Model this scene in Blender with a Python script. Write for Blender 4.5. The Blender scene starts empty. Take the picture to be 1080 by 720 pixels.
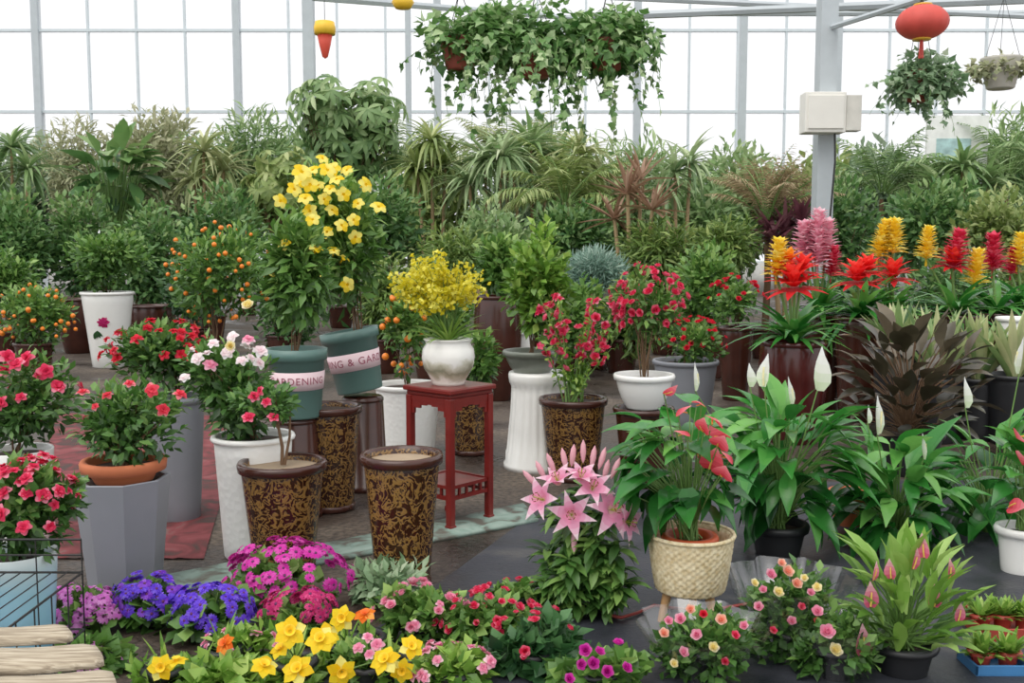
import bpy, math, random
import numpy as np
from mathutils import Vector, Quaternion
random.seed(7); R=np.random.default_rng(7)
SC=bpy.context.scene; COL=SC.collection
F=1050.; H=1.35; T=math.radians(5.2); cT,sT=math.cos(T),math.sin(T)
PI=math.pi
# ---------------------------------------------------------------- positions
def W(px,py,Y):
    k=(360-py)/F; t=Y/(cT+k*sT)
    return Vector(((px-540)/F*t,Y,H+t*(k*cT-sT)))
def GY(yb):
    k=(360-yb)/F; t=H/(sT-k*cT); return t*(cT+k*sT)
def G(px,py,z=0):
    return Vector((W(px,py,GY(py)).x,GY(py),z))
# ---------------------------------------------------------------- materials
def h(s):
    v=[int(s[i:i+2],16)/255 for i in(0,2,4)]
    return tuple((c/12.92 if c<=.04045 else ((c+.055)/1.055)**2.4) for c in v)+(1,)
class NT:
    def __init__(s,name):
        s.m=bpy.data.materials.new(name); s.m.use_nodes=True; s.t=s.m.node_tree; s.t.nodes.clear()
        s.out=s.n('ShaderNodeOutputMaterial')
    def n(s,typ,**k):
        x=s.t.nodes.new(typ)
        for a,b in k.items():
            if a in x.inputs.keys(): x.inputs[a].default_value=b
            else: setattr(x,a,b)
        return x
    def l(s,a,b): s.t.links.new(a,b)
    def pr(s,col=None,rough=.5,**k):
        p=s.n('ShaderNodeBsdfPrincipled'); p.inputs['Roughness'].default_value=rough
        if col: p.inputs['Base Color'].default_value=col
        for a,b in k.items(): p.inputs[a.replace('_',' ')].default_value=b
        s.l(p.outputs[0],s.out.inputs[0]); return p
    def ramp(s,fac,stops,interp='LINEAR'):
        r=s.n('ShaderNodeValToRGB'); cr=r.color_ramp; cr.interpolation=interp
        while len(cr.elements)<len(stops): cr.elements.new(.5)
        for e,(p,c) in zip(cr.elements,stops): e.position=p; e.color=c
        s.l(fac,r.inputs[0]); return r.outputs[0]
    def coord(s,kind='Object'):
        return s.n('ShaderNodeTexCoord').outputs[kind]
    def noise(s,scale,detail=4,dist=0,vec=None):
        x=s.n('ShaderNodeTexNoise'); x.inputs['Scale'].default_value=scale; x.inputs['Detail'].default_value=detail; x.inputs['Distortion'].default_value=dist
        s.l(vec or s.coord(),x.inputs['Vector']); return x.outputs['Fac']
    def bump(s,p,hgt,st=.3,d=.02):
        b=s.n('ShaderNodeBump'); b.inputs['Strength'].default_value=st; b.inputs['Distance'].default_value=d
        s.l(hgt,b.inputs['Height']); s.l(b.outputs[0],p.inputs['Normal'])
_mc={}
def M(name,hexc,rough=.5,metal=0,var=.12,**k):
    if name in _mc: return _mc[name]
    t=NT(name); c=h(hexc); p=t.pr(None,rough,Metallic=metal,**k)
    lo=tuple(x*(1-var) for x in c[:3])+(1,); hi=tuple(min(1,x*(1+var)) for x in c[:3])+(1,)
    t.l(t.ramp(t.noise(6,5),[(.3,lo),(.7,hi)]),p.inputs['Base Color'])
    _mc[name]=t.m; return t.m
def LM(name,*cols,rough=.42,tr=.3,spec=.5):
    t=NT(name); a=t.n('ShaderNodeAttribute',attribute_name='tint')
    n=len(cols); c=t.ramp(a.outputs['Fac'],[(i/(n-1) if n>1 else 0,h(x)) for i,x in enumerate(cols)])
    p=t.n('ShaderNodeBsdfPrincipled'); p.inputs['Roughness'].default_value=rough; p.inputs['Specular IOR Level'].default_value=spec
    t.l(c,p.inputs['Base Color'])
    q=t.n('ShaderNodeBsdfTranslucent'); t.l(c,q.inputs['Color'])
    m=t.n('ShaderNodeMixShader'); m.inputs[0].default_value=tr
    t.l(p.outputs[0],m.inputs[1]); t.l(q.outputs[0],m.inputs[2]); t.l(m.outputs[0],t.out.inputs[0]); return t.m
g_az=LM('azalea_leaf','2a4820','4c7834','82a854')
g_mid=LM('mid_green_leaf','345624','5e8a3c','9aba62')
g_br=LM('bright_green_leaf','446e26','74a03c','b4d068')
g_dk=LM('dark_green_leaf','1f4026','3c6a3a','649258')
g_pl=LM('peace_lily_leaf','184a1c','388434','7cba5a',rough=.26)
g_b1=LM('pale_background_leaf','709060','9eb682','ced8b0',rough=.5)  # air haze painted into the leaf colour: greens paled for the back rows
g_b2=LM('background_leaf','527644','80a062','b6c894',rough=.45)  # lightened less, again standing in for haze over distant foliage
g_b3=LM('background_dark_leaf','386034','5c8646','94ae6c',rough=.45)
g_b1y=LM('pale_yellow_background_leaf','7e905a','aab47c','d4d6a8',rough=.5)  # yellower variant, same haze paleness baked into the colours
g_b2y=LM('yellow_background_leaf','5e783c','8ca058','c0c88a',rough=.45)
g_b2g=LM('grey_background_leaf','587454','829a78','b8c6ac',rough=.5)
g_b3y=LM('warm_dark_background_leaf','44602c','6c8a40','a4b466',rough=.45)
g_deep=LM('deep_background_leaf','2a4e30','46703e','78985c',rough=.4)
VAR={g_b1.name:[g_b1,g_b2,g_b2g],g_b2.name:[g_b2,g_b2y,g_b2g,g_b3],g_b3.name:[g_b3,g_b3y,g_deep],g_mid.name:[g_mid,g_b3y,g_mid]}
g_ol=LM('olive_leaf','7c845e','a6aa82','ccc8aa',rough=.6)
g_bl=LM('blue_green_needle','628474','8cac9c','b8ccbe',rough=.6)
g_burg=LM('dark_bronze_leaf','22241a','45402f','766a56',rough=.28,tr=.12)
g_brn=LM('dry_brown_leaf','86745a','b09c78','d2c29e',rough=.7)
g_redt=LM('reddish_leaf','74704e','9a765e','c0a088',rough=.6)
g_purp=LM('purple_leaf','4c2c36','764450','986870')
g_sn=LM('snake_leaf','4c6e48','8aa868','dedca8')
g_ivy=LM('ivy_leaf','38642e','6c9850','bcd09c')
g_grey=LM('grey_green_leaf','5a7a56','8aaa7e','c0ceb0')
g_cal=LM('calla_leaf','4a762a','7eac44','b6d47c')
def PM(n,*c): return LM(n,*c,rough=.55,tr=.4,spec=.2)
p_red=PM('red_petal','c01428','e42840','f8647a')
p_pinkred=PM('rose_red_petal','cc1c48','ec4068','fa94ac')
p_cor=PM('coral_petal','d4283c','f05064','f89aa4')
p_wht=PM('white_pink_petal','f6dce2','fcf2f2','ffffff')
p_pink=PM('pink_petal','e07aa0','f6a6c0','fedce6')
p_mag=PM('magenta_petal','b81c94','dc34b0','f070cc')
p_crm=PM('crimson_petal','a81c5c','cc2c74','ec649c')
p_vio=PM('violet_petal','4c28c0','6e42e0','9c7cf4')
p_pur=PM('purple_petal','5c20b0','863cd0','b070f0')
p_lil=PM('lilac_pink_petal','c84cc4','e47cd8','f8b8f0')
p_yel=PM('yellow_petal','f4c814','fee030','fff688')
p_org=PM('orange_petal','e05c10','fa8420','ffb254')
p_peach=PM('peach_petal','ee967c','fac2a8','fee6d6')
p_lily=PM('lily_petal','f4e4cc','f4a8c8','f094bc','f8c0d8','fdeaf0')
p_spw=PM('white_spathe','d4e4bc','f6f8ee','ffffff')
p_spr=PM('red_spathe','d43444','f46c7c','fca4a8')
p_spp=PM('pink_spathe','d84874','f08ca8','fcd0d8')
p_brr=PM('red_bract','cc1c28','ee3034','fc5a48')
p_bry=PM('yellow_bract','eac428','fce044','fff89a')
p_brp=PM('pink_bract','dc7894','f2aec2','fde0e6')
p_bro=PM('red_yellow_bract','cc1824','f04428','fcd028')
stem_g=M('green_stem','6a8e48',.5); bark=M('brown_bark','6a5038',.8); bark2=M('tan_bark','a58c68',.85)
soil=M('dark_soil','3a2c22',.95,var=.4); soil_l=M('sandy_soil','a08c74',.95,var=.2)
ctr_d=M('dark_flower_centre','5a1a50',.6); ctr_g=M('green_flower_throat','a8b840',.6); anth=M('brown_anther','7a3818',.7); spad=M('cream_spadix','ece4b0',.6); spad_y=M('yellow_spadix','f0d060',.6)
white_g=M('white_glaze','f2f2ee',.25,var=.03); blk=M('black_plastic','1c1d20',.45); terra=M('terracotta','bc6a44',.8); grey_p=M('grey_planter','80838a',.45,var=.05); brown_g=M('brown_glaze','3e2018',.22,var=.3); steel=M('galvanised_steel','b2babe',.5,var=.05)
frame_m=M('window_frame_metal','c8d2d6',.5,var=.04); redwood=M('red_lacquered_wood','701a15',.3,var=.25); bucket_m=M('green_bucket_plastic','587872',.4,var=.05)
orange_m=M('orange_fruit','ee8220',.4); wire_m=M('black_wire','202020',.5); gold_m=M('gold_trim','d8a830',.4); lred=M('red_lantern_silk','cc4a40',.6); yel_m=M('yellow_plastic','f0c030',.5); box_w=M('white_painted_box','e6e4dc',.5,var=.03); conc=M('concrete','b8b8b4',.9); bamboo=M('light_wood','d0a06c',.6); redpl=M('red_plastic','a03a2e',.45); bluepl=M('blue_plastic','3a74a8',.45); pink_band=M('pink_white_band','ecd0d6',.6,var=.03); txt_m=M('dark_pink_print','a04860',.6); greygreen=M('grey_green_glaze','70766c',.35); hose_m=M('red_hose','a03a34',.5)
def woodm():
    t=NT('weathered_grey_wood'); p=t.pr(None,.85); mp=t.n('ShaderNodeMapping'); mp.inputs['Scale'].default_value=(3,40,40); t.l(t.coord(),mp.inputs[0]); n=t.noise(3,6,.6,mp.outputs[0])
    t.l(t.ramp(n,[(.3,h('7a6c5a')),(.5,h('a89a84')),(.7,h('c8bca6'))]),p.inputs['Base Color']); t.bump(p,n,.5,.006); return t.m
wood_l=woodm()
def goldpot():
    t=NT('gold_flower_brown_glaze'); p=t.pr(None,.22); co=t.coord()
    n=t.noise(17,2.5,2.2,co); n2=t.noise(42,2,1.0,co)
    a=t.ramp(n,[(.47,(0,0,0,1)),(.50,(1,1,1,1)),(.56,(1,1,1,1)),(.59,(0,0,0,1))]); b=t.ramp(n2,[(.60,(0,0,0,1)),(.64,(1,1,1,1))])
    mx=t.n('ShaderNodeMix',data_type='RGBA',blend_type='LIGHTEN'); mx.inputs[0].default_value=1
    t.l(a,mx.inputs[6]); t.l(b,mx.inputs[7])
    t.l(t.ramp(mx.outputs[2],[(0,h('30160c')),(1,h('846232'))]),p.inputs['Base Color']); t.bump(p,mx.outputs[2],.3,.004); return t.m
gold_pot=goldpot()
def relief():
    t=NT('white_relief_ceramic'); p=t.pr(h('f4f4f0'),.4); v=t.n('ShaderNodeTexVoronoi'); v.inputs['Scale'].default_value=34; t.l(t.coord(),v.inputs['Vector']); t.bump(p,v.outputs['Distance'],.35,.006); return t.m
relief_m=relief()
def landscape():
    t=NT('painted_landscape_glaze'); p=t.pr(None,.12); co=t.coord(); s=t.n('ShaderNodeSeparateXYZ'); t.l(co,s.inputs[0])
    n=t.noise(11,4,.3,co); ma=t.n('ShaderNodeMath',operation='MULTIPLY_ADD'); t.l(n,ma.inputs[0]); ma.inputs[1].default_value=.13
    t.l(s.outputs[2],ma.inputs[2])
    t.l(t.ramp(ma.outputs[0],[(.0,h('d8d2c4')),(.09,h('ece8de')),(.115,h('b4ae98')),(.14,h('8c8a72')),(.165,h('c8c4b0')),(.19,h('f0eee8')),(1,h('f4f2ec'))]),p.inputs['Base Color']); return t.m
land_m=landscape()
def bluewhite():
    t=NT('blue_white_pot'); p=t.pr(None,.25); s=t.n('ShaderNodeSeparateXYZ'); t.l(t.coord(),s.inputs[0]); ma=t.n('ShaderNodeMath',operation='MULTIPLY_ADD'); t.l(t.noise(5,2),ma.inputs[0]); ma.inputs[1].default_value=.12; t.l(s.outputs[2],ma.inputs[2])
    t.l(t.ramp(ma.outputs[0],[(.1,h('7cb2cc')),(.3,h('94c0d2')),(.38,h('b8d0d6')),(.46,h('d4d6d2'))]),p.inputs['Base Color']); return t.m
bw_m=bluewhite()
def wick():
    t=NT('cream_wicker'); p=t.pr(None,.7); t.l(t.ramp(t.noise(60,4),[(.3,h('c8b080')),(.7,h('f2e4c0'))]),p.inputs['Base Color']); return t.m
wick_m=wick()
def film():
    t=NT('clear_plastic_film'); a=t.n('ShaderNodeBsdfTransparent'); g=t.n('ShaderNodeBsdfGlossy'); g.inputs['Roughness'].default_value=.22
    m=t.n('ShaderNodeMixShader'); m.inputs[0].default_value=.16; t.l(a.outputs[0],m.inputs[1]); t.l(g.outputs[0],m.inputs[2]); t.l(m.outputs[0],t.out.inputs[0]); return t.m
film_m=film()
def glass():
    t=NT('greenhouse_glass'); a=t.n('ShaderNodeBsdfTransparent'); g=t.n('ShaderNodeBsdfTranslucent'); g.inputs['Color'].default_value=(1,1,1,1)
    m=t.n('ShaderNodeMixShader'); m.inputs[0].default_value=.35; t.l(a.outputs[0],m.inputs[1]); t.l(g.outputs[0],m.inputs[2]); t.l(m.outputs[0],t.out.inputs[0]); return t.m
glass_m=glass()
def floor_mat():
    t=NT('damp_earth_floor'); p=t.pr(None,.7); co=t.coord()
    n=t.noise(1.3,6,.5,co); n2=t.noise(35,4,0,co)
    mx=t.n('ShaderNodeMix',data_type='RGBA',blend_type='OVERLAY'); mx.inputs[0].default_value=.8
    t.l(t.ramp(n,[(.3,h('2c2521')),(.5,h('483d35')),(.7,h('685c50'))]),mx.inputs[6]); t.l(t.ramp(n2,[(.35,(.2,.2,.2,1)),(.65,(.75,.75,.75,1))]),mx.inputs[7])
    t.l(mx.outputs[2],p.inputs['Base Color']); t.l(t.ramp(n,[(.35,(.25,)*3+(1,)),(.6,(.8,)*3+(1,))]),p.inputs['Roughness']); t.bump(p,n2,.5,.025); return t.m
def sheet_mat():
    t=NT('black_ground_cloth'); p=t.pr(None,.5); co=t.coord(); n=t.noise(2.2,6,.8,co); n2=t.noise(60,3,0,co)
    t.l(t.ramp(n,[(.3,h('202228')),(.55,h('34363e')),(.75,h('5c5a56'))]),p.inputs['Base Color']); t.l(t.ramp(n,[(.3,(.3,)*3+(1,)),(.6,(.7,)*3+(1,))]),p.inputs['Roughness']); t.bump(p,n2,.3,.01); return t.m
def teal_mat():
    t=NT('worn_teal_paint'); p=t.pr(None,.75); n=t.noise(7,8,.8); t.l(t.ramp(n,[(.40,h('5c574e')),(.5,h('7d9489')),(.7,h('a3b2a8'))]),p.inputs['Base Color']); return t.m
def redmat():
    t=NT('dusty_red_matting'); p=t.pr(None,.9); n=t.noise(5,8,1.2); t.l(t.ramp(n,[(.38,h('3e2e2a')),(.5,h('66292c')),(.62,h('7c383c')),(.75,h('70605a'))]),p.inputs['Base Color']); return t.m
# ---------------------------------------------------------------- mesh building
def nrm(a):
    a=np.asarray(a,float); return a/np.maximum(np.linalg.norm(a,axis=-1,keepdims=True),1e-9)
class MB:
    def __init__(s): s.V=[];s.F=[];s.M=[];s.T=[];s.n=0
    def add(s,V,Fc,mi=0,t=.5):
        V=np.asarray(V,float).reshape(-1,3); Fc=np.asarray(Fc,np.int32).reshape(-1,4)
        s.V.append(V); s.F.append(Fc+s.n); s.n+=len(V); s.M.append(np.full(len(Fc),mi,np.int32)); s.T.append(np.broadcast_to(np.asarray(t,float),(len(Fc),)).copy()); return s
    def leaves(s,tp,P,D,Up,L,Wd,mi=0,t=None,grad=False):
        P=np.asarray(P,float).reshape(-1,3); N=len(P); D=np.broadcast_to(np.asarray(D,float),(N,3)); Up=np.broadcast_to(np.asarray(Up,float),(N,3))
        L=np.broadcast_to(np.asarray(L,float),(N,)); Wd=np.broadcast_to(np.asarray(Wd,float),(N,))
        y=nrm(D); x=nrm(np.cross(y,Up)+1e-6); z=np.cross(x,y); tv,tf,tu=tp
        V=P[:,None]+x[:,None]*(tv[None,:,0:1]*Wd[:,None,None])+y[:,None]*(tv[None,:,1:2]*L[:,None,None])+z[:,None]*(tv[None,:,2:3]*L[:,None,None])
        k=len(tv); Fc=tf[None]+(np.arange(N)*k)[:,None,None]
        if grad: tt=np.tile(tu,N)
        else:
            if t is None: t=R.uniform(0,1,N)
            tt=np.repeat(np.broadcast_to(np.asarray(t,float),(N,)),len(tf))+R.uniform(-.06,.06,N*len(tf))
        s.add(V.reshape(-1,3),Fc.reshape(-1,4),mi,np.clip(tt,0,1)); return s
    def tube(s,pts,r0,r1=None,sides=5,mi=0,t=.5):
        pts=np.asarray([tuple(p) for p in pts],float); n=len(pts); r1=r0 if r1 is None else r1
        d=nrm(np.gradient(pts,axis=0)); ref=np.where(np.abs(d[:,2:3])>.9,np.array([[1.,0,0]]),np.array([[0,0,1.]]))
        a=nrm(np.cross(d,ref)); b=np.cross(d,a); rr=np.linspace(r0,r1,n)[:,None,None]; an=np.arange(sides)*2*PI/sides
        V=pts[:,None]+rr*(a[:,None]*np.cos(an)[None,:,None]+b[:,None]*np.sin(an)[None,:,None])
        i,j=np.meshgrid(np.arange(n-1),np.arange(sides),indexing='ij'); i=i.ravel();j=j.ravel();j2=(j+1)%sides
        s.add(V.reshape(-1,3),np.stack([i*sides+j,i*sides+j2,(i+1)*sides+j2,(i+1)*sides+j],1),mi,t)
        return s
    def lathe(s,prof,seg=28,mi=0,t=.5,c=(0,0,0),mod=None,rot=0):
        pr=np.asarray(prof,float); n=len(pr); an=np.arange(seg)*2*PI/seg+rot
        r=np.repeat(pr[:,0:1],seg,1)
        if mod is not None: r=r+mod(np.arange(n)[:,None],an[None])
        V=np.stack([r*np.cos(an)[None]+c[0],r*np.sin(an)[None]+c[1],np.repeat(pr[:,1:2],seg,1)+c[2]],-1)
        i,j=np.meshgrid(np.arange(n-1),np.arange(seg),indexing='ij'); i=i.ravel();j=j.ravel();j2=(j+1)%seg
        s.add(V.reshape(-1,3),np.stack([i*seg+j,i*seg+j2,(i+1)*seg+j2,(i+1)*seg+j],1),mi,t); return s
    def box(s,a,b,mi=0):
        (x0,y0,z0),(x1,y1,z1)=a,b
        V=[(x0,y0,z0),(x1,y0,z0),(x1,y1,z0),(x0,y1,z0),(x0,y0,z1),(x1,y0,z1),(x1,y1,z1),(x0,y1,z1)]
        s.add(V,[(0,3,2,1),(4,5,6,7),(0,1,5,4),(1,2,6,5),(2,3,7,6),(3,0,4,7)],mi); return s
    def mesh(s,name,mats,smooth=True):
        me=bpy.data.meshes.new(name)
        V=np.concatenate(s.V); Fc=np.concatenate(s.F).astype(np.int32); m=len(Fc)
        me.vertices.add(len(V)); me.vertices.foreach_set('co',V.ravel().astype(np.float32))
        me.loops.add(4*m); me.loops.foreach_set('vertex_index',Fc.ravel()); me.polygons.add(m)
        me.polygons.foreach_set('loop_start',np.arange(0,4*m,4,dtype=np.int32))
        for x in (mats if isinstance(mats,(list,tuple)) else [mats]): me.materials.append(x)
        me.polygons.foreach_set('material_index',np.concatenate(s.M)); me.polygons.foreach_set('use_smooth',np.full(m,smooth))
        me.update(calc_edges=True)
        a=me.attributes.new('tint','FLOAT','FACE'); a.data.foreach_set('value',np.concatenate(s.T).astype(np.float32)); return me
    def build(s,name,mats,parent=None,smooth=True,bevel=0,loc=None):
        o=bpy.data.objects.new(name,s.mesh(name,mats,smooth)); COL.objects.link(o)
        if parent is not None: o.parent=parent.o if isinstance(parent,Th) else parent
        if loc is not None: o.location=loc
        if bevel:
            b=o.modifiers.new('bevel','BEVEL'); b.width=bevel; b.segments=2; b.limit_method='ANGLE'
        return o
def tpl(hw,bend=.25,fold=.3,asp=.4,hook=0):
    n=len(hw)-1; V=[];Fc=[];U=[]
    for i,w in enumerate(hw):
        u=i/n; z=-bend*u*u+hook*u; y=u*(1-.3*abs(bend)*u)
        for sx in(-1,0,1): V.append((sx*w,y,z+abs(sx)*w*fold*asp))
    for i in range(n):
        for k in(0,1):
            a=i*3+k; Fc.append((a,a+1,a+4,a+3)); U.append((i+.5)/n)
    return np.array(V),np.array(Fc),np.array(U)
OV=tpl([.06,.38,.5,.34,.02]); OV2=tpl([.12,.5,.03],.2); LAN=tpl([.06,.36,.5,.4,.02],.3); LAN2=tpl([.1,.5,.03],.3)
ST=tpl([.3,.45,.5,.45,.35,.2,.02],.65,.4,.1); STu=tpl([.35,.5,.5,.45,.3,.02],.08,.5,.15); STm=tpl([.35,.5,.48,.4,.25,.02],.35,.4,.1)
HEART=tpl([.28,.5,.47,.33,.16,.02],.35,.25,.6); IVY=tpl([.2,.5,.28,.13,.02],.2,.1,.8); PET=tpl([.1,.4,.5,.42,.14],.4,.25,.8); PETU=tpl([.15,.42,.5,.42,.14],-.3,.3,.8)
LILY=tpl([.14,.36,.5,.5,.4,.22,.02],.7,.3,.4); NEED=tpl([.3,.5,.05],.1); SPA=tpl([.25,.5,.5,.38,.18,.02],-.12,.6,.5)
PLF=tpl([.05,.3,.46,.5,.4,.2,.02],.4,.35,.4)
Z=np.array([0,0,1.])
def tag(o,label,cat,group=None,kind=None):
    if label: o['label']=label
    if cat: o['category']=cat
    if group: o['group']=group
    if kind: o['kind']=kind
    return o
class Th:
    def __init__(s,name,label,cat,px,yb=None,Y=None,z=0,zpy=None,group=None):
        s.Y=GY(yb) if Y is None else Y; s.px=px
        if zpy is not None: z=W(px,zpy,s.Y).z
        t=s.Y*cT-(z-H)*sT; s.s=t/F; s.loc=Vector(((px-540)*s.s,s.Y,z))
        s.o=bpy.data.objects.new(name,None); s.o.empty_display_size=.1; COL.objects.link(s.o); s.o.location=s.loc; tag(s.o,label,cat,group)
    def pp(s,px,py,dy=0): return W(px,py,s.Y+dy)-s.loc
    def lz(s,py): return s.pp(s.px,py).z
    def box(s,x0,y0,x1,y1,dep=.85,dy=0):
        c=np.array(s.pp((x0+x1)/2,(y0+y1)/2,dy)); rx=(x1-x0)/2*s.s; rz=(y1-y0)/2*s.s
        return c,np.array([rx,rx*dep,rz])
def put(th,name,me,p,d=(0,0,1),sc=1,roll=None):
    o=bpy.data.objects.new(name,me); COL.objects.link(o); o.parent=th.o if isinstance(th,Th) else th
    o.location=Vector(p); o.rotation_mode='QUATERNION'
    q=Vector(d).to_track_quat('Z','Y')@Quaternion((0,0,1),random.uniform(0,2*PI) if roll is None else roll)
    o.rotation_quaternion=q; o.scale=(sc,)*3 if not isinstance(sc,tuple) else sc
    return o
# ---------------------------------------------------------------- pots
def pot(th,zt,rt,rb,m,z0=0,rim=None,rimh=.03,wall=.012,sm=soil,soild=.03,seg=36,flat=False,bulge=0,name='pot',cx=0,cy=0,rot=0):
    n=7; out=[(.001,z0),(rb*.96,z0),(rb,z0+.008)]
    for i in range(1,n+1):
        u=i/n; out.append((rb+(rt-rb)*u+bulge*math.sin(PI*u),z0+.008+(zt-z0-.008)*u))
    ins=[(rt-wall*.2,zt+.004),(rt-wall,zt),(rt-wall*1.2,zt-soild*1.6)]
    ob=MB().lathe(out+ins,seg,c=(cx,cy,0),rot=rot).build(name,m,th,not flat)
    if rim is not None:
        MB().lathe([(rt-wall*.5,zt-rimh),(rt+.010,zt-rimh+.003),(rt+.014,zt-.006),(rt+.008,zt+.006),(rt-wall,zt+.005),(rt-wall*1.1,zt-rimh)],seg,c=(cx,cy,0)).build('rim',rim,th)
    if sm: MB().lathe([(.001,zt-soild+.004),((rt-wall)*.6,zt-soild+.006),(rt-wall*.9,zt-soild)],seg,c=(cx,cy,0),rot=rot).build('soil',sm,th)
    return ob
def potpx(th,yt,ht,hb,m,**k): return pot(th,th.lz(yt),ht*th.s,hb*th.s,m,**k)
# ---------------------------------------------------------------- foliage
def rnd(n): return nrm(R.normal(size=(n,3)))
def crown(n,c,r,lumps,spread=.45):
    d=rnd(lumps); cc=d*(R.uniform(.15,1,lumps)**.5*.62)[:,None]
    i=R.integers(0,lumps,n); q=rnd(n); p=cc[i]+q*(R.uniform(0,1,n)**.45*spread)[:,None]
    return c+p*r, nrm(.5*p+.6*q), p
def bush(th,c,r,n,L,Wd,m,tp=OV2,lumps=14,name='foliage',up=.35,jit=.7,stems=6,zb=None,droop=0,bk=bark,spread=.45):
    p,out,q=crown(n,c,r,lumps,spread); D=out+up*Z+jit*rnd(n)-droop*Z; U=Z*.7+out*.6+.4*rnd(n)
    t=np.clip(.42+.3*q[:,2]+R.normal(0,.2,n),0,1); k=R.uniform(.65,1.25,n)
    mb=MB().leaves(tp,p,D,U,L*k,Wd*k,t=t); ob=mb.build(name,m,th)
    if stems:
        sb=MB(); z0=0 if zb is None else zb; rr=max(.004,.035*r[0]**.5*.3)
        for i in range(stems):
            e=c+rnd(1)[0]*r*.55; b=np.array([R.normal(0,.01),R.normal(0,.01),z0]); mid=(b+e)/2+np.array([R.normal(0,.03),R.normal(0,.03),0])*r[0]*3; mid[:2]=mid[:2]*.6
            sb.tube([b,mid,e],rr,rr*.4)
        sb.build('stem',bk,th)
    return ob
def blossoms(th,ms,name,n,c,r,sc,zmin=-.25,lo=.8,hi=1.02,up=.4):
    k=0
    while k<n:
        d=rnd(1)[0]
        if d[2]<zmin: continue
        put(th,name,random.choice(ms),c+d*r*random.uniform(lo,hi),tuple(d+up*Z+.4*rnd(1)[0]),sc*random.uniform(.75,1.2)); k+=1
def blossoms_at(th,ms,name,pts,sc,dy,d=(0,-.8,.6),jit=.5,stem=None,base=None,sr=.003):
    sb=MB()
    for x,y in pts:
        p=th.pp(x,y,dy+random.uniform(-.04,.04)); dd=np.array(d)+jit*R.normal(size=3)*.6
        put(th,name,random.choice(ms),p,tuple(dd),sc*random.uniform(.85,1.15))
        if stem:
            b=np.array(base if base is not None else (0,0,0),float); e=np.array(p); sb.tube([b,(b*.5+e*.5)*np.array([.7,.7,1.05]),e],sr,sr*.8)
    if stem: sb.build('flower_stem',stem,th)
def rosette(th,z0,n,L,Wd,m,tp=ST,e0=.3,e1=1.3,name='foliage',cx=0,cy=0,mb=None,r0=.01,grad=False):
    own=mb is None; mb=mb or MB(); a=R.uniform(0,2*PI,n); e=R.uniform(e0,e1,n)
    out=np.stack([np.cos(a),np.sin(a),0*a],1); D=out*np.cos(e)[:,None]+Z*np.sin(e)[:,None]; U=Z*np.cos(e)[:,None]-out*np.sin(e)[:,None]
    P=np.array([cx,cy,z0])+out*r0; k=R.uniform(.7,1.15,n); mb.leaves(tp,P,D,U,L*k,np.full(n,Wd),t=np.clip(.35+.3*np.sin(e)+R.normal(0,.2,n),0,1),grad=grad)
    return mb.build(name,m,th) if own else mb
def leafstalks(th,z0,c,r,n,L,Wd,m,tp=OV,sm=stem_g,sr=.004,name='foliage',e0=-.5,e1=.9):
    mb=MB(); sb=MB(); d=rnd(n); u=R.uniform(.25,1,n)**.5; P=c+d*u[:,None]*r*np.array([.75,.75,.85]); a=nrm((P-np.array([0,0,z0]))*np.array([1,1,0])+.02*R.normal(size=(n,3))*np.array([1,1,0]))
    e=R.uniform(e0,e1,n)+.5*d[:,2]; D=a*np.cos(e)[:,None]+Z*np.sin(e)[:,None]+.25*rnd(n); U=Z*np.cos(e)[:,None]-a*np.sin(e)[:,None]+.3*rnd(n); k=R.uniform(.7,1.15,n)
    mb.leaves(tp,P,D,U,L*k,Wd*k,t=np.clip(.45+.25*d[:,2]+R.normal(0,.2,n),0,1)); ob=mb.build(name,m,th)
    for p in P:
        b=np.array([R.normal(0,.015),R.normal(0,.015),z0]); q=b*.45+p*.55; q[2]+=.12*abs(p[2]-z0); q[:2]*=.8
        sb.tube([b,q,p],sr,sr*.7,4)
    sb.build('stem',sm,th); return ob
def palm(th,z0,L,nf,m,nl=20,ll=.35,lw=.035,e0=.5,e1=1.4,name='foliage'):
    mb=MB(); sb=MB()
    for i in range(nf):
        a=R.uniform(0,2*PI); e=R.uniform(e0,e1); o=np.array([math.cos(a),math.sin(a),0]); s=np.array([-o[1],o[0],0]); LL=L*R.uniform(.75,1.1)
        u=np.linspace(0,1,9); ang=e-1.3*u**1.5*(1.2-e*.4); dx=np.cumsum(np.cos(ang))*LL/9; dz=np.cumsum(np.sin(ang))*LL/9
        pts=np.array([0,0,z0])+o[None]*dx[:,None]+Z[None]*dz[:,None]; sb.tube(pts,.012,.003,4)
        uu=np.linspace(1.5,8,nl); P=np.stack([np.interp(uu,np.arange(9),pts[:,k]) for k in range(3)],1)
        tg=nrm(np.stack([np.interp(uu,np.arange(9),np.gradient(pts[:,k])) for k in range(3)],1)); ln=ll*np.sin(np.linspace(.5,2.9,nl))
        for sg in(-1,1):
            D=tg*.7+sg*s[None]*.9-.25*Z+.15*rnd(nl); mb.leaves(LAN2,P,D,Z+.2*rnd(nl),ln,lw,t=np.clip(R.normal(.5,.2,nl),0,1))
    mb.build(name,m,th); sb.build('frond_stalk',stem_g,th)
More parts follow.
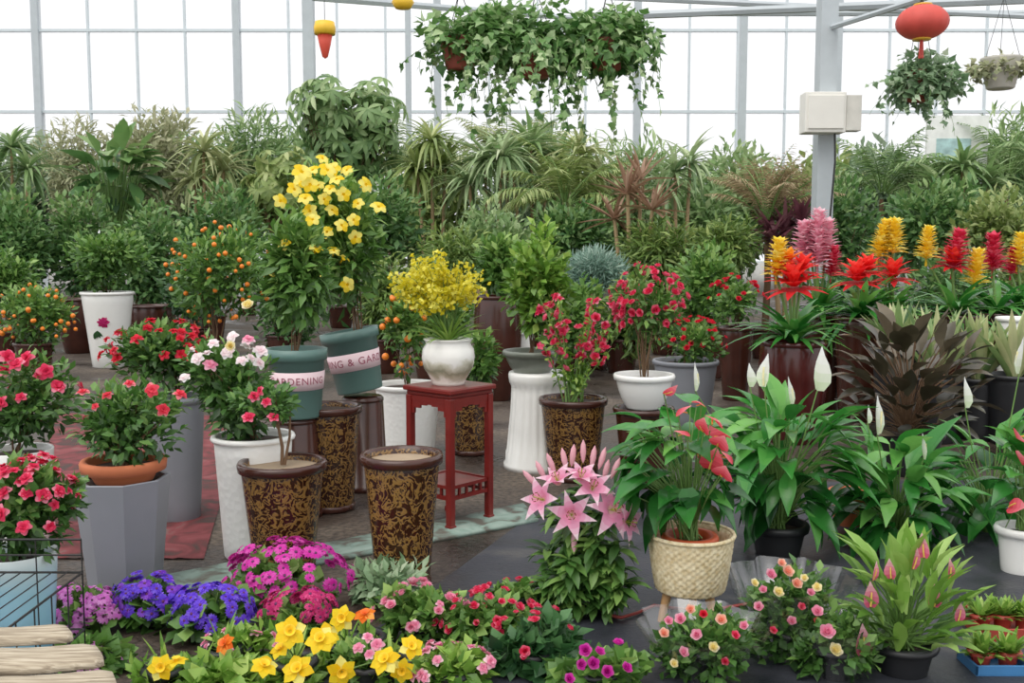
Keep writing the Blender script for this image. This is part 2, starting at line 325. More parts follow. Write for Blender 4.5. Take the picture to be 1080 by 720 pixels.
def palmate(th,c,r,n,L,Wd,m,z0,k=7):
    p,out,q=crown(n,c,r,14); mb=MB(); sb=MB()
    for i in range(n):
        ax=nrm(out[i]+.5*Z+.5*rnd(1)[0]); x=nrm(np.cross(ax,[.3,.5,.1])); y=np.cross(ax,x); a=np.arange(k)*2*PI/k+R.uniform(0,2)
        D=x[None]*np.cos(a)[:,None]+y[None]*np.sin(a)[:,None]-.35*Z+.15*ax; mb.leaves(LAN,np.repeat(p[i:i+1],k,0),D,ax,L*R.uniform(.6,1.15),Wd,t=np.clip(.4+.3*q[i,2]+R.normal(0,.2,k),0,1))
        if i%3==0: sb.tube([(0,0,z0),(p[i]*np.array([.4,.4,1])+np.array([0,0,z0]))/2,p[i]],.012,.005,4)
    mb.build('foliage',m,th); sb.build('stem',bark,th)
def canes(th,heads,z0,L,Wd,m,n=45,tr=bark2,r=.03,tp=ST):
    mb=MB(); sb=MB()
    for hx,hy,hz in heads:
        rosette(th,hz,n,L,Wd,m,tp,-.4,1.4,mb=mb,cx=hx,cy=hy); sb.tube([(hx*.4,hy*.4,z0),(hx*.7,hy*.7,(z0+hz)/2),(hx,hy,hz+.02)],r,r*.7,7)
    mb.build('foliage',m,th); sb.build('trunk',tr,th)
# ---------------------------------------------------------------- flower meshes
def ring(n,e,ph=0):
    a=np.arange(n)*2*PI/n+ph; o=np.stack([np.cos(a),np.sin(a),0*a],1); return o*math.cos(e)+Z*math.sin(e), Z*math.cos(e)-o*math.sin(e)
def fl_double(m,k=3):
    out=[]
    for v in range(k):
        mb=MB()
        for n,e,L in((5,.3,1),(5,.75,.85),(4,1.15,.6)):
            D,U=ring(n,e+R.uniform(-.1,.1),R.uniform(0,3)); D=D+.15*rnd(n); mb.leaves(PET,np.zeros((n,3)),D,U,L,.85*L,t=np.clip(.3+.4*(e<.5)+R.normal(0,.2,n),0,1))
        out.append(mb.mesh('blossom',m))
    return out
def fl_daisy(m,c,n=13):
    out=[]
    for v in range(2):
        mb=MB(); D,U=ring(n,.22); mb.leaves(LAN,np.zeros((n,3)),D+.08*rnd(n),U,1,.46,0,t=np.clip(R.normal(.6,.2,n),0,1))
        mb.lathe([(.2,-.02),(.19,.1),(.1,.15),(.002,.16)],10,1); out.append(mb.mesh('blossom',[m,c]))
    return out
def fl_daff(m,c):
    mb=MB(); D,U=ring(6,.12); mb.leaves(OV,np.zeros((6,3)),D+.12*rnd(6),U,1,.78,0); mb.lathe([(.1,0),(.16,.1),(.22,.24),(.34,.34),(.3,.33),(.18,.2),(.1,.08)],14,1); mb.lathe([(.13,.0),(.06,-.2),(.09,-.3),(.001,-.45)],8,2); return [mb.mesh('blossom',[m,c,stem_g])]
def fl_trump(m):
    mb=MB(); D,U=ring(5,.25); mb.leaves(PET,D*.18+Z*.1,D,U,.85,.85,0); mb.lathe([(.32,.18),(.2,.0),(.11,-.35),(.07,-.8)],10,0,.2); return [mb.mesh('blossom',[m])]
def fl_lily():
    out=[]
    for e_ in(.85,1.1,1.25):
        mb=MB()
        for n,ph,w in((3,0,.62),(3,PI/3,.48)):
            D,U=ring(n,e_,ph); mb.leaves(LILY,D*.03,D+.06*rnd(n),U,1.25,w,0,grad=True)
        for a in range(6):
            o=np.array([math.cos(a*PI/3+.5),math.sin(a*PI/3+.5),0]); e=o*.22+Z*.75; mb.tube([(0,0,.1),o*.1+Z*.45,e],.012,.01,4,1); mb.tube([e-o*.02+np.array([-o[1],o[0],0])*.07,e-np.array([-o[1],o[0],0])*.07],.028,.022,5,2)
        mb.tube([(0,0,.1),(.02,0,.9)],.02,.03,5,1); out.append(mb.mesh('blossom',[p_lily,ctr_g,anth]))
    return out
def fl_bud(m):
    mb=MB().lathe([(.02,-.1),(.1,.1),(.15,.45),(.12,.8),(.01,1.05)],8,0,.6); return [mb.mesh('bud',[m])]
def fl_rose(m):
    out=[]
    for v in range(2):
        mb=MB()
        for n,e,L in((5,.2,1),(5,.6,.9),(4,1.0,.75),(3,1.3,.6)):
            D,U=ring(n,e,R.uniform(0,3)); mb.leaves(PETU,D*.05,D,U,L,.95*L,t=np.clip(R.normal(.7-.4*e,.15,n),0,1))
        out.append(mb.mesh('blossom',m))
    return out
def fl_spathe(m,c,w=.55,lean=.25):
    out=[]
    for v in range(2):
        mb=MB(); mb.leaves(SPA,[(0,0,0)],[(R.uniform(-.1,.1),lean,1)],[(0,-1,.2)],1,w,0,grad=True); mb.tube([(0,-.03,.05),(0,-.05,.3),(0,-.03,.58)],.035,.025,7,1); out.append(mb.mesh('flower',[m,c]))
    return out
def fl_star(m):
    mb=MB()
    for i,(n,e,L,z) in enumerate(((9,.3,.72,0),(8,.65,.7,.1),(7,1.0,.6,.2),(5,1.25,.5,.28))):
        D,U=ring(n,e,i*.4); mb.leaves(STm,D*.04+Z*z,D,U,L,.22,t=np.clip(R.normal(.35+.15*i,.12,n),0,1))
    return [mb.mesh('flower',m)]
def fl_plume(m):
    out=[]
    for v in range(2):
        mb=MB(); mb.tube([(0,0,-.2),(0,0,.8)],.035,.01,6)
        for i in range(11):
            n=8; D,U=ring(n,.5+.06*i,i*.52); mb.leaves(LAN2,D*.02+Z*(i*.075),D+.15*rnd(n),U,.42-.016*i,.17,t=np.clip(R.normal(.58,.25,n),0,1))
        out.append(mb.mesh('flower',m))
    return out
A_red=fl_double(p_red); A_pr=fl_double(p_pinkred); A_cor=fl_double(p_cor); A_wht=fl_double(p_wht); A_pink=fl_double(p_pink)
D_mag=fl_daisy(p_mag,ctr_d); D_crm=fl_daisy(p_crm,ctr_d); D_vio=fl_daisy(p_vio,ctr_d); D_pur=fl_daisy(p_pur,ctr_d); D_lil=fl_daisy(p_lil,ctr_d)
DF=fl_daff(p_yel,M('deep_yellow_trumpet','f6c41c',.6)); DF_o=fl_daff(p_org,M('orange_trumpet','e06010',.6)); TR=fl_trump(p_yel); LI=fl_lily(); BUD=fl_bud(PM('pink_bud','d8c8a0','f0b8c4','f6d4d8'))
RO_p=fl_rose(p_pink); RO_y=fl_rose(PM('cream_yellow_petal','f0dc80','f8eeb8','fff8e0')); RO_r=fl_rose(p_red); RO_pe=fl_rose(p_peach); RO_m=fl_rose(p_mag); RO_c=fl_rose(p_pinkred)
SP_w=fl_spathe(p_spw,spad,.46); SP_r=fl_spathe(p_spr,spad_y,.8,.5); SP_p=fl_spathe(p_spp,spad_y,.5,.2)
S_red=fl_star(p_brr); S_ry=fl_star(p_bro); PL_y=fl_plume(p_bry); PL_p=fl_plume(p_brp); PL_r=fl_plume(PM('crimson_bract','b82040','e03458','f67890'))
FR=[MB().lathe([(.001,-1),(.5,-.86),(.87,-.5),(1,0),(.87,.5),(.5,.86),(.12,.97),(.08,1.05),(.001,1.06)],12).mesh('fruit',orange_m)]
# ================================================================ SETTING
def grid_poly(name,cs,m,z,nu=24,nv=12,amp=0,th=0):
    a,b,c,d=[np.array(G(*p)) for p in cs]
    V=[]
    for i in range(nu+1):
        for j in range(nv+1):
            u,v=i/nu,j/nv; p=(a*(1-u)+b*u)*(1-v)+(d*(1-u)+c*u)*v; p[2]=z+amp*R.uniform(0,1); V.append(p)
    Fc=[(i*(nv+1)+j,(i+1)*(nv+1)+j,(i+1)*(nv+1)+j+1,i*(nv+1)+j+1) for i in range(nu) for j in range(nv)]
    o=MB().add(V,Fc).build(name,m)
    if th:
        s=o.modifiers.new('solid','SOLIDIFY'); s.thickness=th; s.offset=-1
    return o
fl=MB().add([(-40,-3,0),(40,-3,0),(40,45,0),(-40,45,0)],[(0,1,2,3)]).build('floor',floor_mat()); fl['kind']='structure'
o=grid_poly('ground_cloth',[(300,735),(1500,735),(1250,500),(600,515)],sheet_mat(),.004,40,20,.004); tag(o,'black ground cloth spread on the floor under the peace lilies and wicker basket','ground cloth')
o=grid_poly('floor_board',[(165,630),(568,551),(552,534),(178,610)],teal_mat(),.02,10,3,0,.02); tag(o,'worn teal painted plank lying on the floor by the red stand','board')
o=grid_poly('red_mat',[(20,590),(215,590),(260,440),(60,436)],redmat(),.004,30,20,.006); tag(o,'dusty red matting on the floor behind the left hand planters','mat')
YW=30; xs=[-14+5.9*k for k in range(-3,10)]; rails=[1.0,3.2,5.45,7.8,10.2]
wb=MB().box((-32,YW-.1,0),(40,YW+.1,1.0)).build('wall_back',conc); wb['kind']='structure'
for k in range(len(xs)-1):
    x0,x1=xs[k]+.1,xs[k+1]-.1; mb=MB()
    for j in range(1,4): x=x0+(x1-x0)*j/4; mb.box((x-.03,YW-.05,1),(x+.03,YW+.05,10.2))
    for z in rails: mb.box((x0,YW-.06,z-.04),(x1,YW+.06,z+.04))
    f=mb.build('window_%d'%(k+1),frame_m,None,False); f['kind']='structure'
    MB().add([(x0,YW,1),(x1,YW,1),(x1,YW,10.2),(x0,YW,10.2)],[(0,1,2,3)]).build('glass_pane',glass_m,f)
tn=0
def trim(mb,m=steel):
    global tn; tn+=1; o=mb.build('trim_%d'%tn,m,None,False); o['kind']='structure'; return o
for x in xs: trim(MB().box((x-.1,YW-.12,0),(x+.1,YW+.12,10.5)))
p=W(325,0,19); trim(MB().box((p.x-.1,18.9,0),(p.x+.1,19.1,9)))
p=W(873,0,11); trim(MB().box((p.x-.09,10.9,0),(p.x+.09,11.1,6)))
p=W(430,0,24); trim(MB().box((p.x-.06,23.9,0),(p.x+.06,24.1,9)))
p=W(785,0,25); trim(MB().box((p.x-.08,24.9,0),(p.x+.08,25.1,9)))
def beam(a,b,r,s=6): trim(MB().tube([W(*a),W(*b)],r,r,s))
beam((300,-12,7.3),(760,-12,7.3),.02); beam((620,18,13),(1120,-2,11),.05); beam((600,-5,14),(1100,18,14),.04); beam((330,-3,16),(640,22,24),.06); beam((690,14,20),(1090,14,20),.06); beam((873,30,11),(1000,-10,9),.03); beam((880,-6,9.2),(1150,-6,9.2),.025); beam((960,-6,10.5),(1150,-6,10.5),.025); beam((280,-4,12),(470,-4,12),.02)
# electrical box
t=Th('electrical_box','white electrical box fixed to the grey steel column','electrical box',868,Y=10.8,zpy=141)
a=t.pp(846,141,-.02); b=t.pp(890,98,-.02); MB().box((a.x,-.12,0),(b.x,.11,b.z)).build('body',box_w,t,False,.01); MB().box((a.x+.03,-.14,.04),(b.x-.03,-.118,b.z-.04)).build('door',box_w,t,False,.004)
MB().box((b.x+.005,-.1,.02),(b.x+.17,.04,b.z-.03)).build('side_box',M('grey_box','cfcdc4',.5),t,False,.008); MB().tube([(.12,-.02,0),(.13,-.02,-.3),(.1,0,-.9)],.012).build('cable',wire_m,t)
# lantern and hanging ornaments
t=Th('red_lantern','round red lantern with gold caps hanging from the roof at upper right','lantern',972,Y=9,zpy=42)
rz=t.s*18; rr=t.s*26; cz=rz
MB().lathe([(rr*math.cos(a)*1.0+.001,cz+rz*math.sin(a)) for a in np.linspace(-1.25,1.25,13)],32,mod=lambda i,a:.006*np.cos(a*16)).build('lantern_shade',lred,t)
for nm,z in(('bottom_cap',cz-rz*1.02),('top_cap',cz+rz*.93)): MB().lathe([(.001,z),(rr*.36,z),(rr*.36,z+rz*.1),(.001,z+rz*.1)],20).build(nm,gold_m,t)
MB().tube([(0,0,cz+rz),(0,0,cz+rz+.35)],.004).build('cord',wire_m,t); mb=MB()
for i in range(14): a=i*.45; mb.tube([(.012*math.cos(a),.012*math.sin(a),cz-rz),(.02*math.cos(a),.02*math.sin(a),cz-rz-.16)],.003,.003,4)
mb.build('tassel',lred,t)
t=Th('hanging_ornament','small red and yellow cone ornament hanging beside the left steel column','ornament',343,Y=12,zpy=62)
q=t.s; MB().lathe([(.001,0),(3*q,2*q),(6*q,14*q),(8*q,24*q),(.001,24.5*q)],14).build('red_cone',M('orange_red_paper','e0503c',.6),t); MB().lathe([(.001,25*q),(11*q,25*q),(11.5*q,32*q),(10*q,38*q),(.001,38*q)],14).build('yellow_cap',yel_m,t); MB().tube([(0,0,38*q),(0,0,66*q)],.004).build('cord',wire_m,t)
t=Th('hanging_ornament','small yellow ornament at the top edge left of the ivy baskets','ornament',425,Y=12,zpy=10)
MB().lathe([(.001,0),(8*q,1*q),(12*q,7*q),(9*q,12*q),(.001,13*q)],14).build('yellow_cap',yel_m,t); MB().tube([(0,0,13*q),(0,0,18*q)],.004).build('cord',wire_m,t)
# ================================================================ HANGING IVY
brown_h=M('red_brown_hanging_pot','8a4436',.5)
def ivy(label,px,Y,box,potpy,nv,drop,n=520,m=g_ivy,L=.085,topz=-14,pr=24,pm=brown_h,lz=18):
    t=Th('hanging_ivy_basket',label,'hanging plant',px,Y=Y,zpy=potpy+16); s=t.s
    MB().lathe([(.001,0),(pr*.62*s,0),(pr*.7*s,.01),(pr*s,30*s),(pr*1.06*s,32*s),(pr*.9*s,32*s),(pr*.8*s,24*s),(.001,24*s)],24).build('pot',pm,t)
    zt=t.lz(topz); mb=MB()
    for i in range(3): a=i*2*PI/3; mb.tube([(pr*s*math.cos(a),pr*s*math.sin(a),31*s),(0,0,zt-.02)],.003,.003,4)
    mb.build('hanger_wire',wire_m,t)
    c,r=t.box(*box,dep=.7); bush(t,c,r,n,L,L*.95,m,IVY,lz,stems=0,up=-.1,jit=.9)
    mb=MB();sb=MB()
    for i in range(nv):
        a=R.uniform(0,2*PI); d=R.uniform(.2,1)**1.5*drop; rr_=r[0]*R.uniform(.5,1.15); k=8; u=np.linspace(0,1,k)
        pts=np.stack([np.cos(a)*rr_*(.4+.6*u**.4)+.05*np.sin(4*u+i),np.sin(a)*rr_*.8*(.4+.6*u**.4),c[2]-d*u**1.3],1); sb.tube(pts,.0025,.0015,4)
        q=int(6+d*22); ui=R.uniform(.2,1,q)*(k-1); P=np.stack([np.interp(ui,np.arange(k),pts[:,j]) for j in range(3)],1)
        mb.leaves(IVY,P,rnd(q)*.7-.5*Z,rnd(q)*.5+np.array([math.cos(a),math.sin(a),.4]),L*R.uniform(.5,1,q),L*.9*R.uniform(.5,1,q))
    mb.build('trailing_leaves',m,t); sb.build('vine',stem_g,t)
ivy('trailing ivy in a brown hanging pot, leftmost of the row of three',485,7.3,(434,2,560,84),58,30,.6,1150,L=.078,pr=21)
ivy('trailing ivy in a brown hanging pot, middle of the row of three',565,7.35,(492,-6,648,88),66,36,.8,1450,L=.078,pr=21)
ivy('trailing ivy in a brown hanging pot, rightmost of the row of three',640,7.3,(572,0,704,86),60,32,.78,1150,L=.078,pr=21)
ivy('trailing plant in a hanging brown pot below the red lantern',968,9.2,(922,52,1022,116),92,26,.5,1300,m=g_grey,L=.078,topz=-6,pr=15)
ivy('dry straggly plant in a pale pot hanging at the upper right edge',1055,10.5,(1008,56,1102,88),78,10,.22,520,m=g_ol,L=.07,topz=-6,pr=20,pm=M('pale_hanging_pot','c8c4ba',.6))
# ================================================================ BACKGROUND PLANTS
def gpot(t,r=.2,hh=.38,m=brown_g): pot(t,hh,r,r*.72,m,rim=m)
_vi=0
def bgb(label,px,Y,box,m,n=2000,L=.12,Wd=.06,tp=OV2,name='potted_shrub',cat='shrub',pm=brown_g,lumps=24,vary=True,**k):
    global _vi
    t=Th(name,label,cat,px,Y=Y); gpot(t,m=pm); c,r=t.box(*box)
    if vary and m.name in VAR:
        _vi+=1; v=VAR[m.name]; m=v[_vi%len(v)]
        if _vi%3==1 and tp is OV2: tp=LAN2; L*=1.5; Wd*=.62; k.setdefault('droop',.35)
    bush(t,c,r,n,L,Wd,m,tp,lumps,zb=.3,**k); return t,c,r
bgb('dense small leaved green hedge shrub at the far left edge',22,14,(-30,200,66,335),g_b3,3200,.11,.055,vary=False)
bgb('dense small leaved hedge shrub second from the left edge',95,14.6,(44,198,142,330),g_b3,3200,.11,.055,vary=False)
bgb('dense small leaved hedge shrub left of the kumquat tree',150,13.8,(108,205,210,335),g_b3,3000,.11,.055,vary=False)
bgb('grey olive leaved feathery shrub in the back row at far left',78,21,(22,122,140,250),g_ol,2800,.22,.05,LAN2,droop=.3)
bgb('olive green bushy tree against the glass left of the steel column',160,22,(108,106,218,240),g_ol,2800,.22,.08,droop=.2,name='potted_tree',cat='tree')
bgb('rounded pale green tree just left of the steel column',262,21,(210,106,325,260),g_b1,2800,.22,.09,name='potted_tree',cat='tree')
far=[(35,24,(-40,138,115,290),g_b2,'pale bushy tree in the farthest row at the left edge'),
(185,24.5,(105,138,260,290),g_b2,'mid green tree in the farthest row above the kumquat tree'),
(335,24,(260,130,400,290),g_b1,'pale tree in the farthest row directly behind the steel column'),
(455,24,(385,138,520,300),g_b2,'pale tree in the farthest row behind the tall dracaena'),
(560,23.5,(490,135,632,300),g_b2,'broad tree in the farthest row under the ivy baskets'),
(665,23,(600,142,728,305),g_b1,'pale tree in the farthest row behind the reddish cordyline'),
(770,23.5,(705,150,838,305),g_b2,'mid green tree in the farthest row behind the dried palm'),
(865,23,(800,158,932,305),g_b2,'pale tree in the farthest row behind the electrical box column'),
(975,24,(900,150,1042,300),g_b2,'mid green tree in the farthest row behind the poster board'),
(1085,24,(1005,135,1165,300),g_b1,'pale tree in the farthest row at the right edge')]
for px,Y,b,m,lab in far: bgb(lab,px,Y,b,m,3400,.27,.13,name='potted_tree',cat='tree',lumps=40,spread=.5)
mid=[(300,11.5,(250,262,350,375),g_b3,'dark green shrub behind the left green bucket'),
(405,11,(372,262,450,370),g_mid,'leafy shrub behind the tilted green bucket'),
(455,10.4,(428,290,500,395),g_mid,'leafy shrub directly behind the white landscape vase'),
(590,10.6,(556,285,640,385),g_mid,'leafy shrub behind the tall rose red flowers'),
(655,11,(622,285,700,390),g_b3,'leafy shrub between the two rose red flowered pots'),
(748,10.6,(700,250,795,372),g_mid,'leafy shrub behind the red flowers in the grey pot'),
(5,12,(-40,262,48,335),g_mid,'low green shrub at the left edge behind the low kumquat'),
(560,12.2,(515,250,605,340),g_b3,'dark shrub behind the bright green pedestal shrub'),
(895,10.8,(845,250,955,370),g_b3,'green shrub behind the bromeliads right of the steel column'),
(1000,10.8,(945,250,1060,370),g_b3,'dark leafy shrub behind the middle bromeliads'),
(1085,10.6,(1040,255,1130,370),g_b3,'leafy shrub at the right edge behind the yellow bromeliad'),
(205,12.2,(165,262,250,350),g_b3,'dark shrub behind the tall kumquat tree')]
for px,Y,b,m,lab in mid: bgb(lab,px,Y,b,m,1700,.1,.05)
def cn(label,px,Y,heads,L,Wd,m,n=45,tr=bark2,r=.035,tp=ST,name='potted_dracaena',cat='dracaena',pm=brown_g):
    t=Th(name,label,cat,px,Y=Y); gpot(t,m=pm); hs=[]
    for x,y in heads: p=t.pp(x,y,random.uniform(-.25,.25)); hs.append((p.x,p.y,p.z))
    canes(t,hs,.35,L,Wd,m,n,tr,r,tp)
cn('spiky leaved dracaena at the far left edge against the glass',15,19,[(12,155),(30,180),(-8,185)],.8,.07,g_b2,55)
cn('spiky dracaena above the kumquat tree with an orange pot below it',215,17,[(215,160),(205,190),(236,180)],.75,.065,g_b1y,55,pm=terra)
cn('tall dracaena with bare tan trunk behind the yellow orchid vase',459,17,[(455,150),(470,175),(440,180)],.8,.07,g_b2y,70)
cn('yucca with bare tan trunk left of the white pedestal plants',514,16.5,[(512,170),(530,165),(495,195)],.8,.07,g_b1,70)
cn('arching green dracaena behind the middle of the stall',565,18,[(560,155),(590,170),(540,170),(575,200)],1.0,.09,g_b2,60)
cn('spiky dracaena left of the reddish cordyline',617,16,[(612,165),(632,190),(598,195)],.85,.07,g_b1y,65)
cn('cordyline with upright reddish brown leaves behind the pink flowers',668,13.2,[(662,205),(676,190),(688,222),(648,232)],.5,.05,g_redt,26,tp=STu)
cn('burgundy cordyline beside the dried brown palm',828,12.5,[(828,245),(845,238),(815,252)],.5,.06,g_purp,40,tp=STm,name='potted_cordyline',cat='cordyline')
def pmf(label,px,Y,zpy,L,nf,m,name='potted_palm',**k):
    t=Th(name,label,'palm',px,Y=Y); gpot(t); z=t.lz(zpy); MB().tube([(0,0,.33),(.02,0,(z+.3)/2),(0,0,z)],.05,.035,8).build('trunk',bark,t); palm(t,z,L,nf,m,**k)
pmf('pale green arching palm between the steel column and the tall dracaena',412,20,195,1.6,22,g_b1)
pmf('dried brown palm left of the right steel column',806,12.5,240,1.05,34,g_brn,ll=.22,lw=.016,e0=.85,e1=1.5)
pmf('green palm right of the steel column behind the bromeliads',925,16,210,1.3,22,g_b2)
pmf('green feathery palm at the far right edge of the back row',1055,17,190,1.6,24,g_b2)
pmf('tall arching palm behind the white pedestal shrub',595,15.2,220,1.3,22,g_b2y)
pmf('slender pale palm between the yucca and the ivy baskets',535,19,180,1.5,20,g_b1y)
t=Th('money_tree','large palmate leaved money tree in front of the left steel column','tree',360,Y=17.5); gpot(t,.25); c,r=t.box(282,62,436,225); palmate(t,c,r,230,.32,.09,g_b2,.35)
t=Th('umbrella_tree','palmate leaved umbrella tree behind the yellow trumpet flowers','tree',300,Y=16); gpot(t,.22); c,r=t.box(255,145,352,255); palmate(t,c,r,140,.26,.08,g_b2y,.35)
t=Th('potted_philodendron','broad dark leaved philodendron in the back row above the white floral pot','philodendron',122,Y=16.5); gpot(t,.22); c,r=t.box(75,148,172,215); leafstalks(t,.35,c,r,90,.5,.26,g_b3,OV,sr=.012)
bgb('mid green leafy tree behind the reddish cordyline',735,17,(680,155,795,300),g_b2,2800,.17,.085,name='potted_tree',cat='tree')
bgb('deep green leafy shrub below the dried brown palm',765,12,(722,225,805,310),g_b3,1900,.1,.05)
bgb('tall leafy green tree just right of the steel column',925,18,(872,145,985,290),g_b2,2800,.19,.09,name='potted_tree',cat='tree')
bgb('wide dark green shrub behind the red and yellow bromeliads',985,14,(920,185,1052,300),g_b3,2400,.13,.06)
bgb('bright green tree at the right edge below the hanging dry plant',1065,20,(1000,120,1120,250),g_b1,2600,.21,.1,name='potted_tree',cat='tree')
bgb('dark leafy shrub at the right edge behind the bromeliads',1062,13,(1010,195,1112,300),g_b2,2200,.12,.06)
bgb('broad green shrub filling the gap behind the yellow trumpet flowers',395,15,(332,160,455,310),g_b3,2600,.15,.07)
bgb('dark green glossy shrub behind the yellow orchid vase',475,12,(432,230,522,325),g_b3,1900,.11,.055)
bgb('mid green shrub behind the tall brown jar',520,13.5,(475,205,568,325),g_b2,2000,.12,.055)
bgb('soft blue green conifer right of the white pedestal',627,11.4,(588,260,668,315),g_bl,3200,.09,.014,NEED,name='potted_conifer',cat='conifer',lumps=26)
bgb('broad green shrub between the conifer and the reddish cordyline',605,14.5,(556,200,654,300),g_b3,2200,.13,.06)
bgb('leafy green shrub behind the rose red flowers on white bowl',700,13,(648,222,757,325),g_b3,2300,.13,.06)
bgb('green shrub beneath the steel column beside the electrical box',880,13,(838,182,938,290),g_b2,2000,.12,.055)
bgb('green shrub between the hedge and the kumquat tree in back row',225,15,(176,185,294,310),g_b3,2400,.13,.06)
cn('dracaena at far right behind the snake plants',1020,15,[(1015,180),(1040,195),(990,200)],.75,.075,g_b2,60)
cn('small dracaena between the bushy tree and the reddish cordyline',715,15,[(712,182),(728,172),(700,198)],.65,.055,g_b1,50)
# ================================================================ LEFT GROUP
def fruits(t,c,r,n,sc): 
    for i in range(n):
        d=rnd(1)[0]; put(t,'fruit',FR[0],c+d*r*random.uniform(.75,1.0),(0,0,1),sc*random.uniform(.75,1.15))
t,c,r=bgb('low kumquat bush with orange fruit at the left edge',38,10.5,(-8,298,84,370),g_mid,1400,.085,.04,name='kumquat_tree',cat='kumquat',vary=False); fruits(t,c,r,45,.023)
t,c,r=bgb('tall kumquat tree with orange fruit behind the white and pink azalea',228,9.6,(176,228,292,348),g_mid,2000,.09,.038,name='kumquat_tree',cat='kumquat',vary=False); fruits(t,c,r,80,.021)
t=Th('glazed_jar','dark brown glazed jar beside the white floral pot','jar',163,Y=13); potpx(t,322,22,16,brown_g,rim=brown_g,bulge=.03)
t=Th('glazed_jar','dark brown glazed jar left of the white floral pot','jar',84,Y=13.2); potpx(t,315,20,14,brown_g,rim=brown_g,bulge=.03)
t=Th('potted_shrub','round green shrub in a tapered white pot painted with a pink flower','shrub',116,Y=11.6); potpx(t,308,26,17,white_g,rim=white_g); c,r=t.box(70,236,160,308); bush(t,c,r,1500,.09,.045,g_mid,zb=t.lz(314))
mb=MB(); zc=t.lz(338)
for i in range(7): a=i*.9; mb.leaves(OV,[(.03,-.255,zc)],[(math.cos(a),.06*math.sin(a)*-1,math.sin(a))],[(0,-1,0)],.09,.06,t=.4)
mb.leaves(OV,[(-.03,-.245,zc-.1)]*3,[(-.5,.05,-1),(.5,.05,-1),(.1,.1,-1)],[(0,-1,0)],.13,.05,mi=1,t=.3)
mb.build('painted_flower',[p_crm,g_dk],t)
def azal(label,px,yb,yt,ht,hb,pm,box,ms,nb,sc=.034,m=g_az,n=900,z=0,zpy=None,dy=0,name='potted_azalea',cat='azalea',**k):
    t=Th(name,label,cat,px,yb=yb,zpy=zpy); potpx(t,yt,ht,hb,pm,**k); c,r=t.box(*box,dy=dy); bush(t,c,r,n,.05,.024,m,zb=t.lz(yt)-.03,lumps=20)
    if nb: blossoms(t,ms,'blossom',nb,c,r,sc)
    return t,c,r
t,c,r=azal('red azalea in a white bowl pot at the left edge, behind the grey planter',22,572,474,36,28,white_g,(-25,370,92,478),A_pr,10,.034,n=1400)
blossoms_at(t,A_pr,'blossom',[(8,376),(18,384),(5,390),(28,378),(48,392),(60,408)],.038,-.12)
t,c,r=azal('rose red azalea in the blue and white pot at the left edge',22,695,582,40,33,bw_m,(-25,480,86,590),A_pr,60,.026,n=1200)
g=Th('faceted_planter','grey faceted tall planter holding up the terracotta azalea pot','planter',133,yb=622)
potpx(g,503,48,36,grey_p,seg=8,flat=True,sm=soil,soild=.02,wall=.02,rot=.39)
t=Th('potted_azalea','sparse red azalea in a terracotta pot on the grey faceted planter','azalea',131,Y=g.Y,z=g.lz(503)-.014)
pot(t,t.lz(485),40*t.s,30*t.s,terra,rim=terra,rimh=.04); c,r=t.box(66,403,202,492); bush(t,c,r,1200,.05,.024,g_az,zb=.06,lumps=22)
blossoms_at(t,A_cor,'blossom',[(137,405),(88,414),(160,411),(190,416),(172,432)],.028,-.1); blossoms(t,A_cor,'blossom',5,c,r,.022)
t=Th('potted_azalea','low red flowered azalea in the tall grey planter behind the terracotta pot','azalea',188,yb=546); potpx(t,418,30,23,grey_p,rim=grey_p); c,r=t.box(114,336,226,414); bush(t,c,r,1500,.055,.026,g_az,zb=t.lz(422),lumps=22); blossoms(t,A_red,'blossom',42,c,r,.03,zmin=.0,lo=.9,hi=1.08)
t=Th('potted_azalea','white and pink azalea in the white relief patterned tall pot','azalea',270,yb=584); potpx(t,459,40,32,relief_m,rim=white_g,rimh=.02); c,r=t.box(188,350,300,468); bush(t,c,r,1600,.055,.026,g_az,zb=t.lz(462),lumps=22)
blossoms(t,A_wht,'blossom',12,c,r,.03,zmin=.3); blossoms_at(t,A_wht+A_pink,'blossom',[(208,378),(225,362),(245,355),(262,358),(275,370),(240,372),(222,385),(195,398),(255,380)],.033,-.14); blossoms_at(t,RO_y,'blossom',[(243,365),(262,323)],.03,-.16)
# gold pots
def gold(label,px,yb,yt,ht,hb,sm=soil_l,name='gold_flower_pot',cat='pot'):
    t=Th(name,label,cat,px,yb=yb); potpx(t,yt,ht,hb,gold_pot,rim=brown_g,rimh=.035,sm=sm,soild=.025,seg=44)
    MB().lathe([(hb*t.s*.97,0),(hb*t.s+.006,.004),(hb*t.s+.008,.03),(hb*t.s+.001,.034)],44).build('foot_band',brown_g,t); return t
t=gold('brown pot with gold flowers holding a thin trunked red azalea',300,600,487,43,31,name='potted_azalea',cat='azalea')
z0=t.lz(490); b=np.array([0,0,z0]); e1=np.array(t.pp(294,452)); e2=np.array(t.pp(272,420)); e3=np.array(t.pp(306,430)); e4=np.array(t.pp(290,415))
MB().tube([b,b*.5+e1*.5+np.array([.008,0,0]),e1,e2],.009,.005,7).tube([b+np.array([.01,0,0]),(b+e3)/2+np.array([.015,0,0]),e3],.007,.004,7).tube([e1,e4],.006,.004,6).build('trunk',bark,t)
c,r=t.box(236,398,318,448); bush(t,c,r,520,.045,.022,g_az,stems=0,lumps=14); blossoms_at(t,A_pr,'blossom',[(268,418),(281,424),(275,412),(262,440),(288,440)],.026,-.1)
gold('empty brown pot with gold flowers in front of the red stand',425,617,479,40,28)
gold('brown pot with gold flowers behind the left green bucket',349,536,428,32,24,sm=soil)
